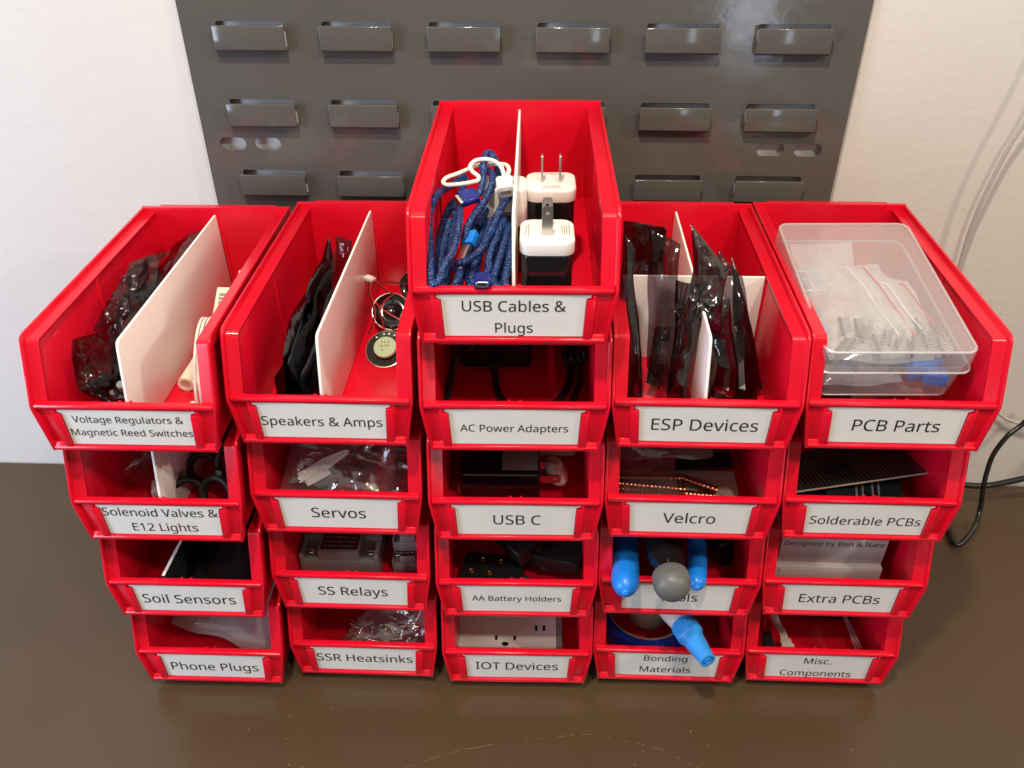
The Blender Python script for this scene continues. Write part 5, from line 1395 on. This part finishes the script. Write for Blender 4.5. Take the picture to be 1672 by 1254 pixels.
spiral(B.z(1000, 789, .016), B.z(1120, 800, .015), .0038, 'copper spiral tube resting on top of the longest one')
spiral(B.z(1112, 780, .013), B.z(1172, 802, .009), .0040, 'short copper spiral tube slanting at the right end')
spiral(B.z(1008, 780, .014), B.z(1112, 781, .014), .0038, 'copper spiral tube lying at the back of the four')
t = B.thing('cable_strap', 'black fabric strap lying across the back of its bin', 'strap', (.02, -.0, .003))
q0, q1 = B.z(1060, 762, .016), B.z(1196, 757, .012)
m = B.mb(); m.hexa([(q0.x, q0.y - .003, .012), (q1.x, q1.y - .004, .010), (q1.x, q1.y + .016, .011), (q0.x + .04, q0.y + .020, .014),
                    (q0.x, q0.y - .003, .0136), (q1.x, q1.y - .004, .012), (q1.x, q1.y + .016, .013), (q0.x + .04, q0.y + .020, .016)], .0004); m.make('strap', BLACK_RUBBER, t)
bag(B, 'clear_bag', 'clear sleeve lying over the copper spirals at the left', 'clear bag',
    [(-.052, -.080, .012), (-.006, -.080, .012), (-.004, -.030, .034), (-.050, -.020, .036)], .006, .003, 110, CLEAR, scale=50)
bag(B, 'clear_bag', 'pale clear wrapper at the back of the bin with spiral tubes', 'clear bag',
    [(-.052, -.020, .016), (.030, -.016, .018), (.034, .050, .040), (-.050, .050, .040)], .004, .003, 112, MILKY, scale=40)

# ------------------------------------------------------------------ tools
B = Bin(3, 1)
t = B.thing('pliers', 'blue handled pliers whose two grips stick out over the lip of the tool bin', 'pliers', (-.02, -.06, .01))
def grip(pts, w, name):
    m = B.mb(); m.tube(pts, w, 16, sub=8, rr=(1.0, 1.0)); 
    e = Vector(pts[-1]); d = (e - Vector(pts[-2])).normalized()
    m.sphere((0, 0, 0), w * .995, frame_from(e, d, (0, 0, 1)), sc=(1.35, 1, 1))
    m.lathe([(w * .34, w * 1.15), (w * .30, w * 1.38), (w * .16, w * 1.50), (.0002, w * 1.53)], 16, frame_from(e, d, (0, 0, 1)) @ rot('Y', 90))
    g_ = m.make(name, BLUE_PL, t)
yl = -.093
g0, g1 = B.y(1020, 890, -.052), B.y(1021, 948, -.1025)
grip([(g0.x + .006, .01, .046), (g0.x + .001, -.03, .046), tuple(g0), ((g0.x + g1.x) / 2, -.08, (g0.z + g1.z) / 2 + .001), tuple(g1)], .0122, 'grip')
g0, g1 = B.y(1139, 900, -.055), B.y(1138, 946, -.0935)
grip([(g0.x - .020, .01, .050), (g0.x - .004, -.03, .047), tuple(g0), tuple(g1)], .0084, 'grip')
m = B.mb(); m.box((-.050, .012, .036), (-.030, .030, .050), .003); m.box((-.046, .028, .038), (.010, .07, .048), .003); m.box((.000, .012, .036), (.020, .032, .050), .003); m.make('jaw', STEEL, t)
t = B.thing('screwdriver', 'black faceted driver handle ending in a round ribbed grey knob over the lip', 'screwdriver', (.0, -.06, .02))
k1 = B.y(1098, 958, -.124)
ax0 = Vector((k1.x - .004, .010, .062)); ax1 = Vector(k1)
d = (ax1 - ax0).normalized(); Lh = (ax1 - ax0).length
F = B.M @ frame_from(ax0, d, (0, 0, 1)) @ rot('Y', 90)
m = MB(F @ rot('Z', 11)); m.lathe([(.006, -.02), (.0145, -.012), (.0165, .01), (.0165, Lh - .040), (.0150, Lh - .028), (.0105, Lh - .020), (.0098, Lh - .013)], 8); hd = m.make('handle', BLACK_GLOSS, t, bevel=.0012)
m = MB(F)
for q in range(-2, 3): m.box((.0160, -.0012 + q * .0016, Lh * .35), (.0166, -.0002 + q * .0016, Lh * .35 + .006))
vs = []
kn = 60
prof = [(.0100, Lh - .0145), (.0146, Lh - .0135), (.0154, Lh - .0110), (.0154, Lh - .0035), (.0150, Lh - .0004), (.0138, Lh + .0032), (.0112, Lh + .0066), (.0080, Lh + .0086), (.0042, Lh + .0098), (.0001, Lh + .0101)]
m.bm.free(); m = MB(F)
for a in range(2 * kn):
    th = 2 * pi * a / (2 * kn)
    for i, (r_, z_) in enumerate(prof):
        rr_ = r_ * (1.0 if (a % 2 == 0 or i < 1 or i > 4) else .965)
        vs.append((rr_ * cos(th), rr_ * sin(th), z_))
nn = len(prof)
m._add(vs, [(a * nn + i, ((a + 1) % (2 * kn)) * nn + i, ((a + 1) % (2 * kn)) * nn + i + 1, a * nn + i + 1) for a in range(2 * kn) for i in range(nn - 1)])
m.make('knob', KNOB, t)
p = B.y(1186, 905, -.040)
t = B.thing('bit_case', 'round black cap end of a case at the right of the tool bin', 'bit case', p)
X = tr(p.x, -.040, p.z) @ rot('X', 72)
m = B.mb(X); m.lathe([(.0125, -.060), (.0128, -.002), (.0122, .0008), (.0108, .0016), (.0104, .0008), (.0002, .0006)], 32); m.make('case', BLACK, t)
t = B.thing('tweezers', 'dark steel tweezers lying at the left wall of the tool bin', 'tweezers', (-.05, -.04, .004))
m = B.mb(); m.tube([(-.052, -.070, .006), (-.048, -.01, .010), (-.042, .05, .016)], .0022, 8, flat=.5); m.make('arm', STEEL, t)
m = B.mb(); m.tube([(-.050, -.070, .010), (-.044, -.01, .016), (-.040, .05, .018)], .0022, 8, flat=.5); m.make('arm', STEEL, t)

# ------------------------------------------------------------------ bonding materials
B = Bin(3, 0)
t = B.thing('tape_roll', 'roll of dark blue tape lying in the bonding bin', 'tape roll', (-.01, -.03, .003))
e0, e1 = B.z(994, 1018, .030), B.z(1130, 1018, .030)
cx = -.014; R_ = .047
X = tr(cx, -.034, .0030) @ rot('X', 3)
m = B.mb(X); m.lathe([(R_ - .0002, 0), (R_, .0006), (R_, .0275), (R_ - .0006, .0282), (.0402, .0282), (.0400, .0278), (.0400, 0)], 72, closed=True); m.make('tape', BLUE_TAPE, t)
m = B.mb(X); m.lathe([(.0399, .0002), (.0399, .0285), (.0380, .0285), (.0380, .0002)], 64, closed=True); m.make('core', mat('cardboard core', (.22, .14, .08), .75), t)
t = B.thing('glue_bottle', 'pale glue bottle lying on the tape with a long sky blue nozzle over the lip', 'glue bottle', (.02, -.05, .03))
n1 = B.y(1156, 1079, -.128); n0 = Vector((n1.x - .034, -.038, n1.z - .010))
d = (n1 - n0); Ln = d.length
F = B.M @ frame_from(n0, d, (0, 0, 1)) @ rot('Y', 90)
bot = mat('milky bottle', (.62, .58, .55), .35)
zb = Ln - .046
m = MB(F); m.lathe([(.0135, -.045), (.0140, -.042), (.0140, .020), (.0132, .034), (.0112, .046), (.0104, zb + .001)], 32); m.make('bottle', bot, t)
zb = Ln - .046
prof = [(.0108, zb), (.0122, zb + .001), (.0122, zb + .0150), (.0116, zb + .0165), (.0108, zb + .0175)]
vs = []; kn = 36
for a in range(2 * kn):
    th = 2 * pi * a / (2 * kn)
    for i, (r_, z_) in enumerate(prof):
        rr_ = r_ * (1.0 if a % 2 == 0 or i in (0, 4) else .955)
        vs.append((rr_ * cos(th), rr_ * sin(th), z_))
nn = len(prof)
m = MB(F); m._add(vs, [(a * nn + i, ((a + 1) % (2 * kn)) * nn + i, ((a + 1) % (2 * kn)) * nn + i + 1, a * nn + i + 1) for a in range(2 * kn) for i in range(nn - 1)]); m.make('cap', BLUE_CAP, t)
m = MB(F); m.lathe([(.0107, zb + .0172), (.0100, zb + .0195), (.0074, Ln - .004), (.0072, Ln), (.0056, Ln + .0004), (.0050, Ln - .0012), (.0036, Ln - .0012), (.0034, Ln + .0006), (.0022, Ln + .0008), (.0018, Ln - .001), (.0002, Ln - .0012)], 36); m.make('nozzle', BLUE_CAP, t)
t = B.thing('glue_stick', 'pale round glue pot standing inside the tape roll', 'glue pot', (cx - .004, -.03, .003))
m = B.mb(tr(cx + .004, -.022, .0028)); m.lathe([(.020, 0), (.021, .002), (.021, .030), (.018, .033), (.0150, .034), (.0150, .044), (.013, .046)], 36); m.make('pot', bot, t)

# ------------------------------------------------------------------ PCB parts: clear lidded box
B = Bin(4, 3)
c00, c10, c11, c01 = Vector((-.0610, -.0870, .0775)), Vector((.0500, -.0840, .0775)), Vector((.0462, .0800, .1030)), Vector((-.0648, .0775, .1025))
ux = (c10 - c00).normalized(); uy = (c01 - c00); uy = (uy - ux * uy.dot(ux)).normalized(); un = ux.cross(uy)
BX = Matrix.Translation(c00) @ Matrix((ux, uy, un)).transposed().to_4x4()
bw, bd_, bh = (c10 - c00).length, (c01 - c00).length, .0480
t = B.thing('clear_box', 'clear plastic lidded box of small parts, tilted across the PCB parts bin', 'box', BX @ Vector((bw / 2, bd_ / 2, -bh)))
def shell(m, X, x0, y0, x1, y1, r, z0, z1, th, cap, ins=0.0, n=6):
    """rounded rectangular tray or lid: outer and inner wall with a floor at z0 (cap='floor') or a roof at z1"""
    def ring(d, z): return [(a, b_, z) for a, b_ in rounded_rect(x0 + d, y0 + d, x1 - d, y1 - d, max(r - d, .001), n)]
    k = 4 * (n + 1)
    if cap == 'roof': loops = [ring(th, z0), ring(0, z0), ring(0, z1 - .0012), ring(.0004, z1 - .0004), ring(.0014, z1), ]; inner = [ring(th, z1 - th)]
    else: loops = [ring(th, z1), ring(0, z1), ring(ins, z0 + .0016), ring(ins + .0005, z0 + .0005), ring(ins + .0018, z0)]; inner = [ring(th + ins, z0 + th)]
    vs = sum(loops, []); nl = len(loops)
    fs = [(i * k + q, i * k + (q + 1) % k, (i + 1) * k + (q + 1) % k, (i + 1) * k + q) for i in range(nl - 1) for q in range(k)]
    fs.append(tuple((nl - 1) * k + q for q in range(k)))
    vs += inner[0]
    fs += [(q, (q + 1) % k, nl * k + (q + 1) % k, nl * k + q) for q in range(k)]
    fs.append(tuple(nl * k + q for q in range(k)))
    m._add(vs, fs, X)
m = B.mb(BX); shell(m, None, 0, 0, bw, bd_, .009, -.0190, 0, .0012, 'roof'); lid = m.make('lid', FROST, t)
# raised bead round the lid's top edge and its foot
m = B.mb(BX); m.tube([(a, b_, -.0002) for a, b_ in rounded_rect(.0012, .0012, bw - .0012, bd_ - .0012, .008, 6)], .0010, 6, closed=True, sub=1)
m.tube([(a, b_, -.0187) for a, b_ in rounded_rect(-.0004, -.0004, bw + .0004, bd_ + .0004, .009, 6)], .0008, 6, closed=True, sub=1)
EDGE = film('frosted bead', (.96, .96, .97), .85, .3, (25, .05, .002, 2), milky=.24, mid=.4)
m.make('bead', EDGE, lid)
m = B.mb(BX); shell(m, None, .0022, .0022, bw - .0022, bd_ - .0022, .009, -bh, -.0160, .0012, 'floor', .0035); m.make('tray', FROST, t)
m = B.mb(BX); m.tube([(a, b_, -bh + .0006) for a, b_ in rounded_rect(.0062, .0062, bw - .0062, bd_ - .0062, .008, 6)], .0008, 6, closed=True, sub=1); m.make('foot_bead', EDGE, t)
m = B.mb(BX)
for (xa, ya, xb_, yb_) in ((.0006, .072, .009, .0745), (.009, .0745, .009, .098), (.0006, .098, .009, .098)):
    m.tube([(xa, ya, -.0002), ((xa + xb_) / 2, (ya + yb_) / 2, -.0002), (xb_, yb_, -.0002)], .0007, 6, sub=1)
m.make('catch_rib', EDGE, lid)
def inbox(name, label, cat, c4, puff, amp, seed, mt, group=None, **kw):
    m = B.mb(BX); pouch(m, c4, puff, amp, seed, **kw); return m.make(name, mt, label=label, cat=cat, group=group)
g = 'zip bags packed in the clear box'
ZIP = film('zip bag film', (.92, .91, .91), .90, .10, (40, .35, .004, 2), milky=.26, mid=.42)
inbox('zip_bag', 'large zip bag of header pins filling the middle of the clear box', 'zip bag', [(.010, .014, -.020), (.088, .012, -.018), (.078, .122, -.012), (.012, .124, -.013)], .009, .0045, 120, ZIP, g, scale=42, n=40)
inbox('zip_bag', 'zip bag with a red stripe at the right of the clear box', 'zip bag', [(.050, .012, -.020), (.098, .020, -.018), (.094, .100, -.011), (.052, .112, -.010)], .004, .0030, 123, ZIP, g, scale=45, n=36)
inbox('zip_bag', 'crumpled zip bag at the back left of the clear box', 'zip bag', [(.010, .090, -.022), (.060, .090, -.020), (.062, .152, -.012), (.012, .152, -.012)], .005, .0045, 126, ZIP, g, scale=60, n=36)
inbox('zip_bag', 'zip bag of small parts low at the front of the clear box', 'zip bag', [(.008, .006, -.037), (.070, .006, -.037), (.070, .070, -.030), (.008, .070, -.030)], .005, .0035, 129, ZIP, g, scale=55)
for k, (xa, xb_, lb) in enumerate(((.066, .0655, 'red zip strip running along the middle of the clear box'), (.086, .088, 'red zip strip close to the right side of the clear box'))):
    t2 = B.thing('zip_strip', lb, 'zip strip', BX @ Vector((xa, .05, -.008)))
    m = B.mb(BX); m.tube([(xa + .010, .030, -.0085), (xa + .004, .060, -.0068), (xa, .086, -.0060), (xb_ - .006, .112 if k == 0 else .090, -.0058)], .0007, 6); m.make('red_line', WIRE_RED, t2)
    m = B.mb(BX); m.tube([(xa - .002, .030, -.0085), (xa - .009, .060, -.0068), (xa - .013, .086, -.0060), (xb_ - .019, .112 if k == 0 else .090, -.0058)], .0006, 6); m.make('clear_line', WHITE, t2)
for k, (x, y, z, s, a, lb) in enumerate([(.016, .034, -.034, (.014, .010, .009), 10, 'blue terminal block at the front left of the clear box'), (.034, .030, -.034, (.014, .010, .009), -8, 'blue terminal block behind the clear box front'), (.084, .024, -.030, (.024, .022, .016), 15, 'large blue block at the front right of the clear box'), (.092, .010, -.032, (.016, .010, .010), -5, 'blue block in the front right corner of the clear box'), (.020, .118, -.026, (.020, .020, .012), 30, 'blue block under the crumpled bag at the back of the clear box'), (.012, .062, -.026, (.014, .030, .012), 4, 'blue block at the left catch of the clear box')]):
    t2 = B.thing('terminal_block', lb, 'terminal block', BX @ Vector((x, y, z)), 'blue terminal blocks in the clear box')
    X = BX @ tr(x, y, z) @ rot('Z', a)
    m = B.mb(X); m.box((-s[0] / 2, -s[1] / 2, -s[2] / 2), (s[0] / 2, s[1] / 2, s[2] / 2), .001); b_ = m.make('block', BLUE_PL, t2)
    m = B.mb(X)
    for q in range(3): m.lathe([(.0018, s[2] / 2), (.0016, s[2] / 2 + .0004)], 10, tr(-s[0] / 2 + s[0] * (q + .5) / 3, 0, 0))
    m.make('screw_head', STEEL, b_)
r = random.Random(4)
for k in range(20):
    x, y, z = .020 + .0039 * k + r.uniform(-.003, .003), .030 + r.uniform(-.012, .012), -.0105 + r.uniform(-.002, .002)
    t2 = B.thing('pin_strip', 'black pin header strip in the front of the clear box', 'pin strip', BX @ Vector((x, y, z)), 'pin strips in the clear box')
    X = BX @ tr(x, y, z) @ rot('Z', 70 + r.uniform(-25, 25)) @ rot('X', r.uniform(40, 100))
    m = B.mb(X); m.box((-.010, -.0013, 0), (.010, .0013, .0024), .0003); m.make('strip', BLACK, t2)
    m = B.mb(X)
    for q in range(8): m.box((-.0092 + q * .0025, -.0003, -.003), (-.0086 + q * .0025, .0003, .0085))
    m.make('pins', STEEL, t2)
r = random.Random(9)
for k in range(14):
    x, y, z = r.uniform(.012, .095), r.uniform(.008, .050), -.035 + r.uniform(0, .006)
    t2 = B.thing('transistor', 'tiny black transistor loose in the bottom of the clear box', 'transistor', BX @ Vector((x, y, z)), 'loose transistors in the clear box')
    X = BX @ tr(x, y, z) @ rot('Z', r.uniform(0, 360)) @ rot('X', r.uniform(0, 90))
    m = B.mb(X); m.box((-.0025, -.002, 0), (.0025, .002, .0045), .0006); m.make('body', BLACK, t2)
    m = B.mb(X)
    for q in (-1, 0, 1): m.box((q * .0013 - .0002, -.0002, -.009), (q * .0013 + .0002, .0002, .0002))
    m.make('legs', STEEL, t2)
for k, (x, y, lb) in enumerate([(-.035, -.02, 'black foam block holding up the left of the clear box'), (.03, .03, 'dark parts tub under the right of the clear box')]):
    t2 = B.thing('parts_tub', lb, 'tub', (x, y, .003))
    zt = .0345 + .155 * max(0, (y + .085)) * .5
    m = B.mb(); m.box((x - .018, y - .030, .0028), (x + .018, y + .035, zt), .002); m.make('tub', BLACK, t2)

# ------------------------------------------------------------------ prototyping boards
B = Bin(4, 2)
def perfboard(X, a, b_, label, nx, ny):
    t = B.thing('perfboard', label, 'circuit board', X.translation, 'prototyping boards')
    m = B.mb(X); m.box((0, 0, 0), (a, b_, .0016)); bo = m.make('board', PCB_DARK, t)
    m = B.mb(X); m.box((.0, -.0003, .0001), (a, -.00002, .0015)); m.make('cut_edge', PAD, bo)
    m = B.mb(X); m.box((.0015, .0006, .0016), (.022, .0028, .00168)); m.make('green_patch', PCB_GREEN, bo)
    m = B.mb(X)
    for i in range(nx):
        for j in range(ny):
            x = .004 + (a - .008) * i / (nx - 1); y = .0042 + (b_ - .008) * j / (ny - 1)
            m.prism([(x + .0011 * cos(q * pi / 3), y + .0011 * sin(q * pi / 3)) for q in range(6)], .00162, .00172)
    pd = m.make('solder_pads', TIN, bo); pd['kind'] = 'stuff'
    return t
c0, c1, c3 = B.y(1298, 806, -.066), B.y(1523, 774, -.056), B.y(1500, 738, -.012)
xd = c1 - c0; yd = c3 - c1; yd = yd - xd.normalized() * yd.dot(xd.normalized())
X = frame_from(c0 - Vector((.004, 0, 0)), xd, xd.cross(yd))
perfboard(X, xd.length + .004, .085, 'upper prototyping board tilted up at the back, rows of copper dots', 32, 26)
X = tr(-.045, -.082, .006) @ rot('Z', -3) @ rot('Y', 2) @ rot('X', 6)
perfboard(X, .085, .070, 'lower prototyping board lying flat under the tilted one', 28, 22)
t = B.thing('prototype_strip', 'dark board with pale bus lines between the two prototyping boards', 'circuit board', (0, -.07, .01))
X = tr(-.024, -.0735, .0125) @ rot('Z', -12) @ rot('X', 8)
m = B.mb(X); m.box((0, 0, 0), (.062, .050, .0014)); bo = m.make('board', PCB_DARK, t)
m = B.mb(X)
for q in (.024, .029, .037, .042): m.box((q, .001, .0014), (q + .0016, .049, .00150))
m.make('bus_lines', GREY_PL, bo)

# ------------------------------------------------------------------ extra PCBs: two grey boxes
B = Bin(4, 1)
for k, (py0, py1, yy, lb) in enumerate([(878, 914, -.060, 'upper grey box with a printed line of text'), (917, 958, -.066, 'lower grey box under the printed one')]):
    zt_, zb_ = (.0560, .0268) if k == 0 else (.0262, .0028)
    t = B.thing('card_box', lb, 'box', (0, yy, zb_), None)
    m = B.mb(); m.box((-.0475 if k == 0 else -.0490, yy, zb_), (.0460 if k == 0 else .0455, .10, zt_), .0008); bx = m.make('carton', CARDBOARD, t)
    if k == 0:
        bm = text_mesh([("Designed by Ben & Nate", -.001, .0470, .088, 1.0)])
        for v in bm.verts: v.co.y = yy - .0002
        zz = B.y(1372, 892, yy).z
        for v in bm.verts: v.co.z += zz - .0470
        bm.transform(B.M)
        m = MB(); m.bm.free(); m.bm = bm; m.make('lettering', INK, bx)
    else:
        m = B.mb(); m.box((-.046, yy - .0006, .0085), (.043, yy - .0001, .0245), .0002); m.make('flap', CARDBOARD, bx)

# ------------------------------------------------------------------ misc components
B = Bin(4, 0)
t = B.thing('ribbon_cable', 'short ribbon of four pale wires ending in a white connector', 'ribbon cable', B.z(1285, 1055, .006))
m = B.mb()
e = B.z(1282, 1047, .012); f_ = B.y(1264, 1006, -.03)
for q in range(4):
    o_ = (q - 1.5) * .0019
    m.tube([(e.x + o_, e.y, e.z), ((e.x * 2 + f_.x) / 3 + o_, (e.y * 2 + f_.y) / 3, (e.z * 2 + f_.z) / 3 + .003), (f_.x + o_, f_.y, f_.z), (f_.x - .01 + o_, f_.y + .05, f_.z + .02)], .00085, 6)
m.make('wires', WIRE_WHITE, t)
X = frame_from(e, e - f_, (0, -.5, .8))
m = B.mb(X); m.box((-.001, -.0052, -.0022), (.007, .0052, .0022), .0004); m.box((.006, -.0062, -.0024), (.0085, .0062, .0024), .0003); m.make('connector', CREAM, t)
t = B.thing('jumper_plug', 'black plug hanging by a thin red wire at the left of its bin', 'plug', B.z(1252, 1060, .004))
m = B.mb(); m.tube([B.y(1250, 1005, -.05), B.y(1248, 1020, -.055), B.y(1252, 1034, -.062)], .0009, 6); m.make('wire', WIRE_RED, t)
a_, c_ = B.y(1252, 1034, -.062), B.y(1256, 1062, -.083)
X = frame_from(a_, c_ - a_, (0, -.6, .8)); Lq = (c_ - a_).length
m = B.mb(X); m.box((0, -.0042, -.0030), (Lq * .55, .0042, .0030), .0008); m.box((Lq * .5, -.0052, -.0036), (Lq, .0052, .0036), .0008); m.make('plug_body', BLACK, t)
m = B.mb(X); m.lathe([(.0012, 0), (.0010, .006), (.0003, .007)], 10, tr(Lq, 0, 0) @ rot('Y', 90)); m.make('pin', STEEL, t)
t = B.thing('sensor_board', 'dark circuit board near the top of the loose components, pins pointing down', 'circuit board', (0, -.02, .045))
q0, q1 = B.y(1296, 1006, -.03), B.y(1388, 1014, -.03)
X = tr(q0.x, -.03, q0.z) @ rot('Y', 3)
m = B.mb(X); m.box((0, 0, 0), (q1.x - q0.x, .05, .0016)); m.make('board', PCB_DARK, t)
m = B.mb(X)
for q in range(14): m.box((.004 + q * .0030, .001, -.0022), (.0062 + q * .0030, .004, -.0001))
m.make('socket', BLACK, t)
m = B.mb(X); m.lathe([(.0007, -.012), (.0007, 0)], 8, tr((q1.x - q0.x) * .68, .002, 0)); m.sphere(((q1.x - q0.x) * .68, .002, -.0125), .0013); m.make('pin', BRASS, t)
t = B.thing('sensor_lead', 'thin pale pink leads draped at the right of the components bin', 'wire', B.z(1400, 1060, .004))
m = B.mb()
for q in range(3):
    m.tube([B.y(1376 + q * 2, 1004, -.03), B.y(1385 + q * 3, 1025, -.045), B.y(1392 + q * 4, 1045, -.062), B.z(1398 + q * 5, 1062, .004)], .0007, 6)
m.make('leads', mat('pink wire', (.42, .25, .26), .4), t)

# ------------------------------------------------------------------ cords on the right
def W3(px, py, off):
    """point at a distance off the wall"""
    d = ray(px, py)
    k = (wall_y(.6) - off - CAM.y) / d.y
    return CAM + d * k
t = thing('electric_cable', 'black cord dangling in a loop from the right edge down to the bench', 'cord', on_table(1557, 880))
m = MB(); m.tube([W3(1720, 640, .05), W3(1672, 690, .055), W3(1645, 712, .06), W3(1622, 742, .065), W3(1611, 772, .07), W3(1606, 795, .075), on_table(1600, 832, .020), on_table(1592, 858, .010), on_table(1578, 880, .000), on_table(1567, 889, -.005), on_table(1558, 886, -.0055), on_table(1549, 866, -.0055), on_table(1535, 840, -.0055), on_table(1500, 820, -.0055)], .0027, 10, sub=8)
m.make('cord', WIRE_BLACK, t)
t = thing('electric_cable', 'thicker black cord running level behind the bins to the right edge', 'cord', on_table(1610, 800))
m = MB(); m.tube([W3(1720, 768, .035), W3(1672, 781, .036), W3(1640, 788, .038), W3(1610, 793, .040), W3(1578, 792, .042), W3(1540, 785, .042), W3(1500, 775, .040)], .0036, 10, sub=8)
m.make('cord', WIRE_BLACK, t)
t = thing('wall_cable', 'pale cable sweeping down the wall at the right of the panel', 'cable', W3(1565, 440, .01))
m = MB(); m.tube([W3(1740, 60, .012), W3(1706, 140, .014), W3(1676, 196, .014), W3(1648, 240, .013), W3(1612, 310, .012), W3(1590, 360, .011), W3(1572, 415, .010), W3(1561, 470, .010), W3(1562, 560, .010), W3(1590, 640, .010), W3(1632, 676, .010), W3(1660, 690, .012), W3(1720, 700, .014)], .0019, 10, sub=8)
m.make('cord', mat('off white cable', (.42, .40, .37), .45), t)
# ------------------------------------------------------------------ light
wd = bpy.data.worlds.new('World')
S.world = wd
wd.use_nodes = True
nt = wd.node_tree
bg = nt.nodes['Background']
# the dim room: a pale ceiling above, a darker room round about
tc = nt.nodes.new('ShaderNodeTexCoord')
sx = nt.nodes.new('ShaderNodeSeparateXYZ')
cr = nt.nodes.new('ShaderNodeValToRGB')
cr.color_ramp.elements[0].position = .42
cr.color_ramp.elements[0].color = (.075, .064, .053, 1)
cr.color_ramp.elements[1].position = .85
cr.color_ramp.elements[1].color = (.52, .47, .42, 1)
mp = nt.nodes.new('ShaderNodeMapRange')
mp.inputs['From Min'].default_value = -1
nt.links.new(tc.outputs['Generated'], sx.inputs[0])
nt.links.new(sx.outputs['Z'], mp.inputs['Value'])
nt.links.new(mp.outputs['Result'], cr.inputs[0])
nt.links.new(cr.outputs[0], bg.inputs['Color'])
bg.inputs['Strength'].default_value = 1.0
def lamp(name, loc, power, radius, col, target=None, kind='POINT', size=None):
    l = bpy.data.lights.new(name, kind)
    l.energy = power
    l.color = col
    if kind == 'AREA':
        l.shape = 'RECTANGLE'; l.size, l.size_y = size
    else:
        l.shadow_soft_size = radius
    o = bpy.data.objects.new(name, l)
    o.location = loc
    if target:
        o.rotation_euler = (Vector(target) - Vector(loc)).to_track_quat('-Z', 'Y').to_euler()
    COL.objects.link(o)
    return o
WARM = (1.0, .86, .70)
lamp('ceiling_lamp', (-.13, -.64, 1.64), 73, .045, WARM)
lamp('ceiling_lamp', (.48, -1.05, 1.62), 35, .045, WARM)
lamp('ceiling_lamp', (1.7, -.85, 1.46), 50, .06, WARM)
lamp('window_light', (-1.5, -.9, .55), 25, 0, (.62, .76, 1.0), (-.6, .06, .2), 'AREA', (.7, .8))
lamp('monitor_light', (.68, -2.3, .28), 1.6, 0, (.70, .82, 1.0), (.22, .05, .55), 'AREA', (.16, .5))
S.view_settings.view_transform = 'Standard'
S.view_settings.look = 'None'
S.view_settings.exposure = 0
S.view_settings.gamma = 1
S.cycles.max_bounces = 14
S.cycles.transparent_max_bounces = 24
S.cycles.diffuse_bounces = 6
S.cycles.glossy_bounces = 5
S.cycles.use_denoising = True
S.cycles.caustics_reflective = False
S.cycles.caustics_refractive = False
S.cycles.sample_clamp_indirect = 6
